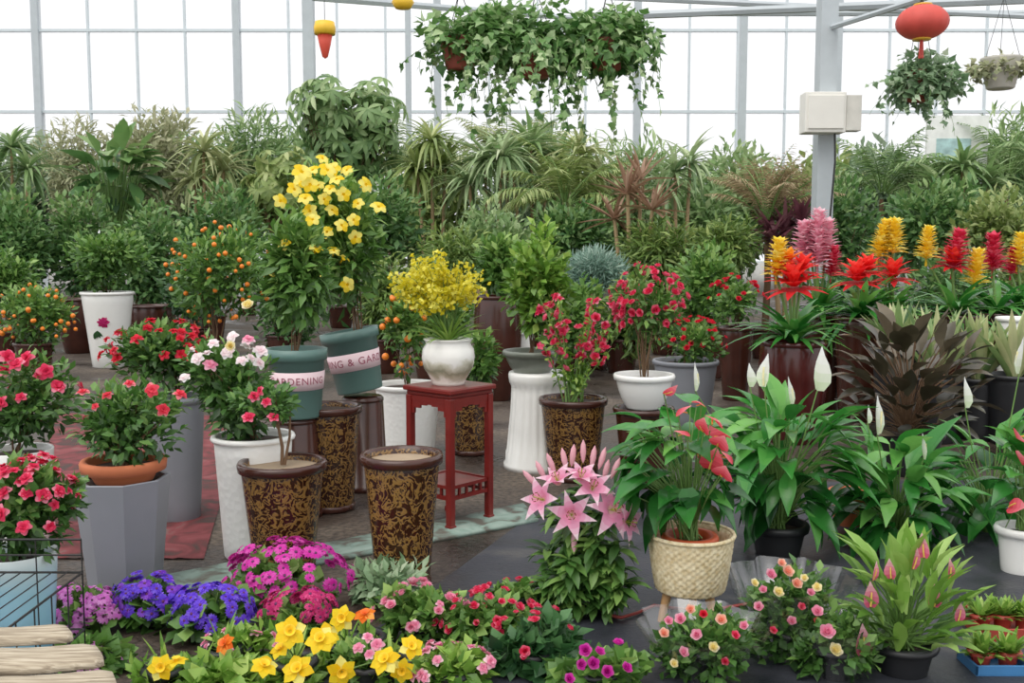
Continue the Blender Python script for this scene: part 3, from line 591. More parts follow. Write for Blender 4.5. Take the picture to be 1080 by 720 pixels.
# buckets on upturned pots
def tub(label,px,Y,ytop,ht,hb):
    t=Th('upturned_pot',label,'pot',px,Y=Y); zt=t.lz(ytop); MB().lathe([(hb*t.s,0),(hb*t.s+.008,.0),(hb*t.s+.008,.03),(hb*t.s,.032),(ht*t.s,zt-.01),(ht*t.s-.008,zt),(.001,zt)],30).build('body',brown_g,t)
    MB().lathe([(ht*t.s-.002,zt-.03),(ht*t.s+.004,zt-.028),(ht*t.s+.004,zt-.012),(ht*t.s-.002,zt-.01)],30).build('base_rim',brown_g,t); return t,zt
def ctext(parent,s,size,rf,zc,m,a0=0):
    cu=bpy.data.curves.new('txt','FONT'); cu.body=s; cu.size=size; cu.align_x='CENTER'; cu.align_y='CENTER'; cu.space_character=1.12
    ob=bpy.data.objects.new('txt',cu); COL.objects.link(ob); bpy.context.view_layer.update()
    me=bpy.data.meshes.new_from_object(ob.evaluated_get(bpy.context.evaluated_depsgraph_get())); bpy.data.objects.remove(ob)
    for v in me.vertices:
        z=zc+v.co.y; r=rf(z)+.003; a=-PI/2+a0+v.co.x/r; v.co=(r*math.cos(a),r*math.sin(a),z)
    me.materials.clear(); me.materials.append(m); o=bpy.data.objects.new('lettering',me); COL.objects.link(o); o.parent=parent; return o
def bucket(label,px,Y,zb,ytop,ht,hb,box,text,tilt,a0,ts,bz,n=1400):
    t=Th('potted_allamanda',label,'flowering plant',px,Y=Y,z=zb); zt=t.lz(ytop); rt,rb=ht*t.s,hb*t.s
    ob=MB().lathe([(.001,0),(rb,0),(rb+.003,.01),(rt-.006,zt-.06),(rt+.008,zt-.055),(rt+.01,zt),(rt-.006,zt),(rt-.012,zt-.05),(.001,zt-.05)],36).build('bucket',bucket_m,t)
    rf=lambda z:rb+.004+(rt-.006-rb)*(z-.01)/(zt-.07); z0,z1=zt*bz[0],zt*bz[1]
    bd=MB().lathe([(rf(z0)+.0005,z0),(rf(z0)+.0015,z0),(rf(z1)+.0015,z1),(rf(z1)+.0005,z1)],36).build('label_band',pink_band,ob); ctext(ob,text,(z1-z0)*ts,rf,(z0+z1)/2,txt_m,a0)
    ob.rotation_euler=(0,tilt,0)
    c,r=t.box(*box); bush(t,c,r,n,.085,.032,g_mid,LAN2,22,zb=zt-.06,stems=7)
    return t
u,zt=tub('brown upturned pot under the left green bucket',314,5.0,439,22,25)
t=bucket('yellow trumpet flowers in the upright green bucket with pink lettered band',314,5.0,zt,367,30,24,(276,200,354,364),'GARDENING',0,.21,.56,(.42,.68))
blossoms_at(t,TR,'blossom',[(327,195),(300,258),(333,262),(288,290),(345,180),(318,182),(330,232)],.045,-.1)
u,zt=tub('brown upturned pot under the tilted green bucket',384,5.6,417,21,25)
t=bucket('yellow trumpet flowers in the tilted green bucket with pink lettered band',380,5.6,zt+.03,347,29,23.5,(318,190,414,350),'GARDENING & GARDENING',-.18,.02,.6,(.36,.64))
blossoms_at(t,TR,'blossom',[(327,223),(362,205),(399,219),(373,232),(352,178),(366,300),(335,290),(385,195),(345,245),(362,272),(375,250),(330,180),(310,200),(355,190),(342,210),(366,180),(295,212),(352,265),(378,215),(340,168),(350,222),(322,210),(336,196),(360,238),(348,200),(330,270),(318,190)],.043,-.22)
c,r=t.box(300,164,380,260); bush(t,c,r,520,.085,.03,g_br,LAN2,14,stems=0,name='upper_foliage')
t=Th('kumquat_tree','small kumquat in a white lattice textured pot behind the red stand','kumquat',431,yb=478); potpx(t,405,34,27,relief_m,rim=white_g); c,r=t.box(400,300,452,402); bush(t,c,r,700,.06,.03,g_mid,zb=t.lz(408)); fruits(t,c,r,26,.022)
# ---------------------------------------------------------------- red stand + vase
t=Th('plant_stand','red lacquered carved wooden plant stand holding the white vase','stand',475,yb=549); st=t; hz=t.lz(405); a=.145; th_=math.radians(-41); t.o.rotation_euler=(0,0,th_)
MB().box((-a-.02,-a-.02,hz-.025),(a+.02,a+.02,hz)).build('top',redwood,t,False,.006); MB().box((-a-.005,-a-.005,hz-.045),(a+.005,a+.005,hz-.026)).build('waist',redwood,t,False,.003)
for sx in(-1,1):
    for sy in(-1,1):
        x,y=sx*(a-.008),sy*(a-.008); mb=MB().box((x-.017,y-.017,.012),(x+.017,y+.017,hz-.046)).box((x-.021,y-.021,0),(x+.021,y+.021,.03)); mb.build('leg',redwood,t,False,.004)
for i in range(4):
    an=i*PI/2; mb=MB(); x0,x1=-a+.02,a-.02
    mb.box((x0,-a-.002,hz-.075),(x1,-a+.014,hz-.047))
    for q in range(7):
        u=q/6; w=abs(u-.5)*2; x=x0+(x1-x0)*u; mb.box((x-.022,-a,hz-.075-.012-.05*w**2),(x+.022,-a+.012,hz-.074))
    o=mb.build('apron',redwood,t,False); o.rotation_euler=(0,0,an)
    mb=MB().box((x0,-a,.15),(x1,-a+.018,.168)).box((x0,-a,.205),(x1,-a+.018,.222))
    for q in range(1,5): x=x0+(x1-x0)*q/5; mb.box((x-.006,-a+.003,.166),(x+.006,-a+.015,.207))
    o=mb.build('stretcher',redwood,t,False); o.rotation_euler=(0,0,an)
MB().box((-a+.01,-a+.01,.205),(a-.01,a-.01,.216)).build('lower_shelf',redwood,t,False)
t=Th('orchid_vase','white vase with painted landscape holding a bushy yellow orchid','potted orchid',473,Y=st.Y,z=hz); s=t.s; zt=t.lz(357)
MB().lathe([(.001,0),(17*s,0),(17.5*s,.012),(19*s,.03),(26*s,zt*.38),(28*s,zt*.6),(27*s,zt*.78),(23.5*s,zt*.9),(24.5*s,zt*.96),(26.5*s,zt),(24*s,zt+.002),(22*s,zt*.9),(.001,zt*.88)],44).build('vase',land_m,t)
c,r=t.box(404,262,516,352); rosette(t,zt-.02,60,.24,.016,g_br,STm,.4,1.4)
mb=MB();sb=MB()
for i in range(56):
    d=rnd(1)[0]; d[2]=abs(d[2])*1.1-.15; e=c+d*r*R.uniform(.6,1.12)-np.array([0,0,r[2]*.1]); m_=np.array([e[0]*.4,e[1]*.4,(zt+e[2])/2+.03]); sb.tube([(0,0,zt-.02),m_,e],.0025,.0015,4)
    q=36; u=R.uniform(.25,1.05,q)[:,None]; P=m_*(1-u)+e*u+.018*R.normal(size=(q,3)); mb.leaves(OV2,P,rnd(q),rnd(q),.026,.022)
o=mb.build('yellow_blossoms',PM('orchid_yellow','b8b020','dccc2c','f2ee70'),t); o['kind']='stuff'; sb.build('flower_stem',stem_g,t)
# ---------------------------------------------------------------- centre back pots
t=Th('glazed_jar','tall dark brown glazed jar left of the white pedestal','jar',525,Y=9.0); potpx(t,312,23,15,brown_g,rim=brown_g,bulge=.05); c,r=t.box(490,250,560,314); bush(t,c,r,1100,.09,.045,g_mid,zb=t.lz(316))
t=Th('white_pot','plain white pot beside the tall brown jar','pot',552,Y=9.2); potpx(t,350,12,9,white_g,rim=white_g)
t=gold('brown pot with gold flowers half hidden behind the red stand',497,478,412,22,17,sm=soil); c,r=t.box(470,345,528,414); bush(t,c,r,520,.07,.035,g_mid,zb=t.lz(415))
t=Th('pedestal','white ribbed ceramic pedestal flaring towards its foot','pedestal',568,yb=492); s=t.s; zt=t.lz(392)
MB().lathe([(.001,0),(37*s,0),(37*s,.03),(35*s,.045),(34*s,.1),(33*s,.11),(31*s,zt*.4),(29*s,zt*.6),(28*s,zt*.8),(28*s,zt*.86),(31*s,zt*.9),(32*s,zt*.97),(31*s,zt),(.001,zt)],144,mod=lambda i,a:.006*np.abs(np.sin(a*12))*((i>3)&(i<10))).build('column',white_g,t)
q=Th('potted_shrub','bright green leafy shrub in a grey green bowl on the white pedestal','shrub',561,Y=t.Y,z=zt); pot(q,q.lz(370),29*q.s,20*q.s,greygreen,rim=greygreen,bulge=.01); c,r=q.box(532,238,608,368); bush(q,c,r,1600,.075,.042,g_br,zb=q.lz(372),lumps=18)
# tall rose red flowers: open upright stems
t=gold('brown pot with gold flowers holding the tall rose red flowers',604,504,420,34,26,sm=soil,name='potted_rose_flower',cat='flowering plant')
sb=MB(); lb=MB(); b0=t.lz(424)
for i in range(24):
    e=np.array(t.pp(random.uniform(566,652),random.uniform(290,372),random.uniform(-.2,.16))); b=np.array([R.normal(0,.03),R.normal(0,.03),b0]); m_=(b+e)/2*np.array([.8,.8,1]); sb.tube([b,m_,e],.005,.003,5)
    q=26; u=R.uniform(.2,1,q)[:,None]; P=np.where(u<.5,b+(m_-b)*u*2,m_+(e-m_)*(u-.5)*2); lb.leaves(OV2,P,rnd(q)+.5*Z,rnd(q)+Z,R.uniform(.035,.06,q),.022)
    for k in range(4):
        p=m_+(e-m_)*random.uniform(.25,1.08)+.03*rnd(1)[0]; put(t,'blossom',random.choice(RO_c+A_pr),p,tuple(rnd(1)[0]+.4*Z+np.array([0,-.5,0])),random.uniform(.024,.036))
lb.build('foliage',g_br,t); sb.build('stem',stem_g,t)
b=Th('glazed_jar','dark brown glazed jar supporting the white bowl of rose red flowers','jar',678,yb=512); potpx(b,430,30,22,brown_g,rim=brown_g,sm=None); zt=b.lz(430)
t=Th('potted_rose_flower','rose red flowers arching over a white bowl right of the gold flower pot','flowering plant',679,Y=b.Y,z=zt); s=t.s; zb=t.lz(395); pot(t,zb,30*s,19*s,white_g,rim=white_g,bulge=.012)
c,r=t.box(644,280,724,362,dep=.8); bush(t,c,r,520,.06,.027,g_mid,zb=zb-.03,stems=11,lumps=16,spread=.42); blossoms(t,RO_c,'blossom',80,c,r,.029,zmin=-.5,lo=.75,hi=1.05)
t=Th('potted_kalanchoe','bright red flowers in a grey pot between the rose red flowers and bromeliads','flowering plant',722,yb=448); potpx(t,380,33,25,grey_p,rim=grey_p); c,r=t.box(696,335,768,388); bush(t,c,r,560,.06,.035,g_mid,zb=t.lz(384)); blossoms(t,RO_r,'blossom',38,c,r,.026,zmin=-.2,lo=.9,hi=1.05)
t=Th('potted_kalanchoe','small red flowers left of the bromeliads behind the grey pot','flowering plant',775,Y=9); potpx(t,345,18,13,brown_g,rim=brown_g); c,r=t.box(748,292,805,345); bush(t,c,r,520,.07,.035,g_mid,zb=t.lz(348)); blossoms(t,RO_r,'blossom',26,c,r,.032,zmin=.1,lo=.9,hi=1.1)
# ---------------------------------------------------------------- bromeliads
wine=M('glossy_burgundy_glaze','4a1e1c',.15,var=.25)
def brom(label,px,Y,zpy,L,heads,pm=brown_g,hp=28,n=56,e0=.1,bulge=0):
    t=Th('potted_bromeliad',label,'bromeliad',px,Y=Y); potpx(t,zpy,hp,hp*.75,pm,rim=pm,bulge=bulge); z=t.lz(zpy)-.02; rosette(t,z,n,L,.066,g_pl,ST,e0,1.4)
    sb=MB()
    for ms,x,y,sc,dy in heads:
        p=t.pp(x,y+5,dy); put(t,'flower',random.choice(ms),p,(R.uniform(-.12,.12),-.12,1),sc*.92); sb.tube([(0,0,z),p*.5+Vector((0,0,z*.5+.02)),p],.012,.01,6)
    sb.build('flower_stem',stem_g,t)
brom('bromeliad with red star and yellow plume in the large brown jar',834,7.0,360,.5,[(S_red,838,303,.36,-.05),(PL_y,819,286,.32,0),(S_ry,830,280,.26,.05),(S_red,846,284,.24,.02)],pm=wine,hp=33,e0=.55,bulge=.04)
brom('bromeliad with pink plumes behind the red and yellow one',861,8.4,332,.5,[(PL_p,848,270,.4,0),(PL_p,870,268,.4,.03),(PL_p,859,258,.4,-.05),(PL_p,862,275,.36,-.1),(PL_p,855,265,.36,.08),(PL_r,876,286,.3,-.05)])
brom('bromeliad with a red star flower right of the pink plumes',906,7.9,334,.5,[(S_red,904,296,.34,0),(S_red,914,284,.26,.03)])
brom('bromeliad with a red flower and a tall yellow plume in the middle of the row',938,8.2,332,.5,[(S_red,942,292,.32,-.05),(PL_y,926,266,.32,.05),(PL_y,942,262,.34,.02),(PL_y,934,258,.3,.08)])
brom('bromeliad with red plume between two yellow plumes at right',1003,8.2,332,.52,[(PL_r,1005,280,.4,0),(S_red,1004,278,.3,-.02),(PL_y,977,268,.32,0),(PL_y,1027,296,.36,-.04)])
brom('bromeliad with a crimson plume near the right edge',1046,8.5,330,.5,[(PL_r,1047,280,.38,0)])
brom('bromeliad with a yellow plume at the right edge',1075,8.8,328,.5,[(PL_y,1073,274,.34,0),(PL_r,1066,284,.28,.04)])
for i,(px,Y,zp,hh,lab,pm) in enumerate([(985,7.0,398,80,'snake plant with yellow edged upright leaves behind the burgundy rubber plant',blk),(1030,7.1,398,75,'snake plant with upright striped leaves second from the right edge',blk),(1066,6.9,395,72,'snake plant with upright striped leaves at the right edge',blk),(945,7.4,370,55,'short snake plant left of the taller snake plants',blk)]):
    t=Th('snake_plant',lab,'snake plant',px,Y=Y); potpx(t,zp,26,20,pm,rim=pm); rosette(t,t.lz(zp)-.02,34,hh*t.s,.065,g_sn,STu,.9,1.5,r0=.04)
t=Th('white_pot','white pot on the right edge among the snake plants','pot',1066,Y=7.6); potpx(t,335,18,13,white_g,rim=white_g)
t=Th('rubber_plant','dark burgundy rubber plant with broad glossy leaves behind the peace lilies','rubber plant',955,Y=6.0); potpx(t,455,36,28,blk,rim=blk); c,r=t.box(880,330,1046,480); leafstalks(t,t.lz(458),c,r,120,.23,.11,g_burg,OV,sm=bark,e0=.1,e1=1.2)
t=Th('terracotta_pot','terracotta pot between the two front peace lilies','pot',895,yb=553); potpx(t,518,20,15,terra,rim=terra)
# ---------------------------------------------------------------- peace lilies
def plily(label,px,Y,yt,hp,box,sp,n=60,L=.25):
    t=Th('peace_lily',label,'peace lily',px,Y=Y); potpx(t,yt,hp,hp*.78,blk,rim=blk); z=t.lz(yt)-.02; c,r=t.box(*box); leafstalks(t,z,c,r,n,L,L*.34,g_pl,PLF,e0=-.6,e1=1.0); sb=MB()
    for x,y,k,dy in sp:
        p=t.pp(x,y,dy); o=put(t,'flower',random.choice(SP_w),p,(R.uniform(-.15,.15),0,1),k,roll=R.uniform(-.7,.7)); sb.tube([(0,0,z),p*.6+Vector((0,0,z*.4)),p],.004,.003,5)
    sb.build('flower_stem',stem_g,t)
plily('large peace lily in a black pot right of the wicker basket',820,4.35,552,29,(752,418,908,560),[(806,408,.15,-.08),(834,428,.13,-.14),(862,412,.2,-.12),(791,408,.11,-.02),(733,412,.13,-.1)],140)
plily('peace lily in front of the burgundy rubber plant',945,4.5,575,27,(880,456,1012,585),[(925,458,.18,-.12),(974,484,.12,-.18),(915,446,.09,.1)],120)
plily('peace lily at the right edge with white flowers above its leaves',1042,4.7,565,29,(985,450,1100,575),[(1018,430,.15,-.1),(1075,394,.18,-.08)],110)
# ---------------------------------------------------------------- anthurium in wicker basket
b=Th('wicker_basket','cream wicker basket on three splayed wooden legs holding the anthurium','basket',727,yb=654); s=b.s; zt=b.lz(562); z0=b.lz(620); n=34
MB().lathe([(.001,z0)]+[((35+ (9.5)*(i/n)**.7)*s+.002*(i%2),z0+(zt-z0)*i/n) for i in range(n+1)]+[(42*s,zt-.002),(40*s,zt-.02),(34*s,z0+.03),(.001,z0+.03)],144,mod=lambda i,a:.002*np.cos(a*30+PI*(i//2))*((i>0)&(i<n+1))).build('basket',wick_m,b)
a=np.linspace(0,2*PI,97); MB().tube(np.stack([44.5*s*np.cos(a),44.5*s*np.sin(a),zt+0*a],1),.008,.008,8).build('rim',wick_m,b)
for i in range(3):
    an=-PI/2+.75+i*2*PI/3; o=np.array([math.cos(an),math.sin(an),0]); MB().tube([o*.085+Z*(z0-.002),o*.112],.018,.013,8).build('leg',bamboo,b)
t=Th('potted_anthurium','anthurium with coral red flowers growing in the wicker basket','anthurium',727,Y=b.Y,z=z0+.04)
zp=zt-t.loc.z; orp=M('orange_red_pot','d05830',.5); pot(t,zp-.01,26*s,20*s,orp,rim=orp,sm=soil); c,r=t.box(640,410,788,560); leafstalks(t,zp-.02,c,r,110,.155,.09,g_pl,HEART,e0=-.7,e1=.5,sr=.003)
sb=MB()
for x,y,k in((715,432,.07),(752,440,.08),(766,460,.085),(735,478,.08),(748,494,.085),(762,502,.08),(742,455,.065),(700,415,.05),(772,482,.065),(725,455,.06),(757,470,.075),(740,425,.055)):
    p=t.pp(x,y,-.17+R.uniform(-.05,.05)); put(t,'flower',random.choice(SP_r),p,(R.uniform(-1,1),-.6,R.uniform(-.3,.6)),k*1.2,roll=R.uniform(-.8,.8)); sb.tube([(0,0,zp),p*.6+Vector((0,0,zp*.4+.02)),p],.003,.0025,5)
sb.build('flower_stem',stem_g,t)
t=Th('potted_anthurium','red anthurium in a white pot cut by the right edge','anthurium',1076,Y=4.1); potpx(t,556,24,19,white_g,rim=white_g); c,r=t.box(1040,450,1110,555); leafstalks(t,t.lz(558),c,r,34,.15,.09,g_pl,HEART,sr=.003); blossoms_at(t,SP_r,'flower',[(1064,535),(1072,462),(1078,490)],.1,-.12,(.3,-.6,.5))
# ---------------------------------------------------------------- foreground
def small(label,px,Y,box,m=g_mid,n=480,L=.05,Wd=.034,tp=OV2,pr=.06,ph=.07,name='potted_flower',cat='flowering plant',pm=blk,dep=.8,group=None):
    t=Th(name,label,cat,px,Y=Y,group=group); pot(t,ph,pr,pr*.75,pm,rim=pm,rimh=.015); c,r=t.box(*box,dep=dep); c[2]=max(c[2],r[2]*.6); bush(t,c,r,n,L,Wd,m,tp,14,zb=ph-.02,stems=5,bk=stem_g); return t,c,r
def cin(label,px,Y,fb,ms,n,sc=.02):
    x0,y0,x1,y1=fb; ym=(y0+y1)/2
    t,c,r=small(label,px,Y,(x0-4,ym+2,x1+4,y1+28),g_mid,320,.06,.05,name='potted_cineraria',cat='cineraria'); c,r=t.box(*fb,dep=.7); blossoms(t,ms,'blossom',n,c,r,sc,zmin=-.15,lo=.9,hi=1.08,up=.3)
cin('lilac pink cineraria nearest the wooden planks',82,3.45,(38,618,130,672),D_lil,85,.026)
cin('deep purple cineraria between the lilac pink and blue violet ones',156,3.5,(116,604,196,672),D_pur+D_vio,85,.025)
cin('blue violet cineraria left of the magenta one',222,3.42,(178,616,270,676),D_vio,85,.025)
cin('large magenta cineraria in front of the gold flower pots',302,3.7,(236,568,372,652),D_mag,98,.027)
cin('crimson magenta cineraria just below the large magenta one',318,3.4,(276,620,354,664),D_crm,46,.025)
cin('lilac pink cineraria at the bottom below the deep purple one',100,3.1,(70,678,130,712),D_lil,22,.02)
def daff(label,px,Y,pts,box,ms=DF,sc=.05,bl=5):
    t=Th('potted_daffodil',label,'daffodil',px,Y=Y); pot(t,.08,.06,.045,blk,rim=blk,rimh=.015); c,r=t.box(*box); bush(t,c,r,300,.055,.036,g_br,stems=0); rosette(t,.07,bl,.12,.014,g_br,STu,.9,1.5,name='blade_leaves'); blossoms_at(t,ms,'blossom',pts,sc,-.14,(0,-.7,.8),.6,stem_g,(0,0,.08),.003)
daff('yellow daffodils at the bottom edge below the blue violet cineraria',175,2.95,[(170,704),(186,697)],(130,695,215,745),DF,.04)
daff('cluster of yellow daffodils left of the orange one in the front row',312,3.0,[(296,684),(338,674),(279,702),(314,706),(306,666)],(250,685,352,750),DF,.047)
daff('yellow and orange daffodils below the magenta cineraria',366,3.15,[(361,652),(345,670)],(325,670,410,725),DF,.044)
daff('orange daffodils beside the yellow ones below the magenta cineraria',386,3.2,[(385,648)],(360,668,412,715),DF_o,.038)
daff('yellow daffodils at the bottom edge left of the pink impatiens',412,3.0,[(406,696),(434,682),(360,708),(424,707)],(365,692,462,750),DF,.047)
daff('single orange daffodil below the blue violet cineraria',236,3.1,[(237,679)],(195,682,275,735),DF_o,.038)
t,c,r=small('pale pink impatiens beside the yellow daffodils',440,3.35,(392,628,495,705),g_mid,640); blossoms(t,RO_p+A_pink,'blossom',34,c,r,.022,zmin=.1,lo=.9,hi=1.1)
t,c,r=small('light pink impatiens at the bottom edge near the daffodils',478,2.95,(430,680,528,745),g_br,520); blossoms(t,A_pink,'blossom',20,c,r,.022,zmin=.2,lo=.9,hi=1.1)
t,c,r=small('crimson budded impatiens in the middle of the front row',510,3.3,(462,636,568,710),g_mid,660); blossoms(t,RO_c,'blossom',36,c,r,.018,zmin=.1,lo=.9,hi=1.1)
t,c,r=small('dark leafy plant with small red flowers left of the magenta cyclamen',562,3.1,(512,655,618,735),g_dk,600,.06,.042); blossoms(t,RO_c,'blossom',14,c,r,.018,zmin=.2,lo=.9,hi=1.1)
t,c,r=small('magenta cyclamen at the bottom edge below the pink lilies',630,2.95,(580,692,690,745),g_mid,480,.06,.05); blossoms_at(t,RO_m,'blossom',[(618,686),(652,679),(600,716),(660,705),(640,708),(625,700),(612,700),(632,688)],.022,-.12)
t,c,r=small('grey green leafy plant behind the pink impatiens',400,3.75,(355,595,460,655),g_grey,560,.055,.026)
t,c,r=small('broad leafed green plant at the bottom below the orange daffodil',232,2.9,(185,705,282,755),g_br,380,.07,.045)
t,c,r=small('pink flowered primula between the daffodils and impatiens',388,3.0,(350,678,424,725),g_mid,300,.05,.035); blossoms_at(t,A_pink,'blossom',[(388,672),(378,683),(398,680),(390,690)],.022,-.12)
t,c,r=small('bushy green plant with a few rose pink flowers below the large magenta cineraria',250,3.15,(212,668,296,715),g_br,320); blossoms(t,A_pink,'blossom',12,c,r,.018,zmin=.3,lo=.95,hi=1.1)
t,c,r=small('leafy plant with rose red flowers left of the pink lilies',540,3.6,(500,636,585,680),g_mid,480); blossoms(t,RO_c,'blossom',22,c,r,.018,zmin=.1,lo=.9,hi=1.1)
# lilies
t=Th('potted_lily','tall pink lilies with open flowers and buds left of the wicker basket','lily',617,Y=3.62); pot(t,.08,.08,.065,blk,rim=blk,rimh=.02)
mb=MB();sb=MB(); tops_=[(605,535),(635,520),(590,512),(615,500),(652,560),(578,565),(630,560),(600,575),(660,600),(574,600),(640,590),(592,590)]
for x,y in tops_:
    e=np.array(t.pp(x,y+12,R.uniform(-.12,.08))); b_=np.array([e[0]*.6,e[1]*.6,.07]); sb.tube([b_,(b_+e)/2,e],.006,.004,6); q=80; u=R.uniform(-.1,1,q); P=b_+(e-b_)*u[:,None]; P[:,2]=np.maximum(P[:,2],.06); a_=R.uniform(0,2*PI,q); D=np.stack([np.cos(a_),np.sin(a_),R.uniform(-.5,.8,q)],1); mb.leaves(LAN,P,D,Z+.2*rnd(q),R.uniform(.07,.125,q),.034)
mb.build('foliage',g_az,t); sb.build('stem',stem_g,t)
for x,y,d,k,v in((642,538,(.5,-.8,.35),.085,0),(576,528,(-.7,-.6,.4),.075,1),(603,542,(-.1,-1,.2),.075,1),(624,518,(.1,-.7,.8),.07,1),(656,550,(.8,-.6,.1),.07,1),(590,512,(-.3,-.3,.9),.068,2),(612,508,(.1,-.4,1),.065,2)): put(t,'blossom',LI[v],t.pp(x,y,-.1),d,k)
for x,y,d in((603,490,(.1,-.1,1)),(585,498,(-.4,-.1,1)),(632,493,(.3,0,1)),(605,560,(0,-.5,-1)),(566,512,(-.7,-.1,.8)),(615,486,(0,0,1)),(645,503,(.4,-.1,1)),(597,494,(-.2,0,1)),(624,492,(.15,0,1)),(655,520,(.6,-.2,.9)),(575,505,(-.5,-.1,1)),(637,505,(.2,-.2,1))): put(t,'bud',BUD[0],t.pp(x,y,-.06),d,.075)
# wrapped roses
def roses(label,px,Y,box,pts,sleeve=True,n=700):
    t,c,r=small(label,px,Y,box,g_az,n,.038,.025,pr=.06,ph=.1,name='potted_mini_rose',cat='rose')
    for ms,x,y,k in pts: put(t,'blossom',random.choice(ms),t.pp(x,y,-r[1]*.85),(R.uniform(-.4,.4),-.7,.7),k*1.18)
    if sleeve:
        zt=c[2]+r[2]*.7; MB().lathe([(.065,.01),(.08,.1),(r[0]*.85,zt*.6),(r[0]*1.08,zt)],60,mod=lambda i,a:(.004+.004*i)*np.cos(a*9+i)+.005*np.cos(a*17)).build('plastic_sleeve',film_m,t)
roses('miniature roses in pink and peach wrapped in clear plastic below the wicker basket',740,3.05,(682,648,805,742),[(RO_p,718,653,.018),(RO_pe,760,654,.018),(RO_r,742,648,.013),(RO_p,735,670,.018),(RO_c,775,670,.014),(RO_pe,700,668,.016),(RO_y,752,683,.017),(RO_p,720,688,.017),(RO_c,765,698,.013),(RO_p,705,655,.014),(RO_pe,728,643,.015),(RO_p,785,660,.014),(RO_y,710,700,.014)],True,950)
roses('tall miniature rose bush with pink and cream flowers right of the wicker basket',832,3.2,(774,596,892,735),[(RO_p,812,606,.018),(RO_pe,830,603,.02),(RO_y,820,625,.018),(RO_c,845,640,.013),(RO_p,800,640,.016),(RO_r,862,655,.012),(RO_pe,840,616,.018),(RO_c,815,665,.013),(RO_y,795,615,.014),(RO_p,855,625,.013),(RO_pe,824,594,.014),(RO_p,835,655,.015),(RO_y,848,610,.013),(RO_p,805,622,.013)],True,1250)
roses('miniature rose with a single cream and a pink flower beside the calla lilies',880,3.05,(838,640,928,738),[(RO_p,872,667,.024),(RO_y,880,686,.022),(RO_p,862,645,.018),(RO_y,862,620,.015)],True,650)
# calla
t=Th('potted_calla_lily','pink calla lilies with long pale green leaves near the right edge','calla lily',950,Y=3.1); pot(t,.1,.1,.08,blk,rim=blk,rimh=.02); z=.08; c,r=t.box(880,580,1026,712); leafstalks(t,z,c,r,95,.18,.045,g_cal,LAN,e0=.6,e1=1.55,sr=.004); sb=MB()
for x,y,k in((908,690,.11),(918,640,.09),(975,588,.085),(962,600,.075),(1000,612,.08),(985,640,.08),(920,612,.07),(940,610,.07),(1010,655,.07)):
    p=t.pp(x,y,-.1); put(t,'flower',random.choice(SP_p),p,(R.uniform(-.3,.3),-.2,1),k,roll=R.uniform(-.6,.6)); sb.tube([(0,0,z),p*.6+Vector((0,0,z*.4)),p],.005,.004,5)
sb.build('flower_stem',stem_g,t)
# trays with succulents
def tray(label,px,Y,wx,wy,m,z=0,hh=.05):
    t=Th('plastic_tray',label,'tray',px,Y=Y,z=z); w=.008
    MB().box((-wx,-wy,0),(wx,wy,.008)).build('base',m,t,False); mb=MB()
    for a,b in(((-wx,-wy,.008),(wx,-wy+w,hh)),((-wx,wy-w,.008),(wx,wy,hh)),((-wx,-wy,.008),(-wx+w,wy,hh)),((wx-w,-wy,.008),(wx,wy,hh))): mb.box(a,b)
    mb.build('side_wall',m,t,False,.002); return t
tray('red plastic seedling tray at the lower right edge',1068,3.45,.16,.12,redpl,.0); tray('blue plastic seedling tray in front of the red tray',1048,3.12,.09,.07,bluepl,hh=.04)
for tx,TY,wx,names in((1068,3.45,.16,['leftmost in the red tray','second from left in the red tray','third from left in the red tray','rightmost in the red tray']),(1048,3.12,.09,['left one in the blue tray','right one in the blue tray'])):
    for i,nm in enumerate(names):
        n=len(names); t=Th('potted_succulent','small green succulent in a red pot, '+nm,'succulent',tx+(i-(n-1)/2)*(2*wx/n)/(TY/F)*.93,Y=TY,z=.009); pot(t,.05,.033,.026,redpl,rim=redpl,rimh=.012,wall=.004,soild=.01); rosette(t,.04,70,.085,.02,g_br,STu,.1,1.4)
# wire crate + planks
t=Th('wire_crate','black wire crate at the lower left corner behind the planks','crate',15,Y=2.85); mb=MB(); x0,x1,y0,y1,zt=-.3,.13,-.75,.2,.344
for z in(.01,.16,zt):
    mb.tube([(x0,y0,z),(x1,y0,z),(x1,y1,z),(x0,y1,z),(x0,y0,z)],.004,.004,5)
for i in range(10):
    u=i/9; x=x0+(x1-x0)*u; y=y0+(y1-y0)*u
    for q in((x,y0),(x0,y),(x1,y)): mb.tube([(q[0],q[1],0.0),(q[0],q[1],zt)],.0025,.0025,4)
    if i%3==0: mb.tube([(x,y1,0),(x,y1,.45)],.0025,.0025,4)
    mb.tube([(x,y0,zt),(x,y1,zt)],.0025,.0025,4)
mb.tube([(x0,y1,.45),(x1,y1,.45)],.004,.004,5); mb.tube([(x0,y1,.4),(x1,y1,.4)],.003,.003,5)
mb.build('wire_frame',wire_m,t)
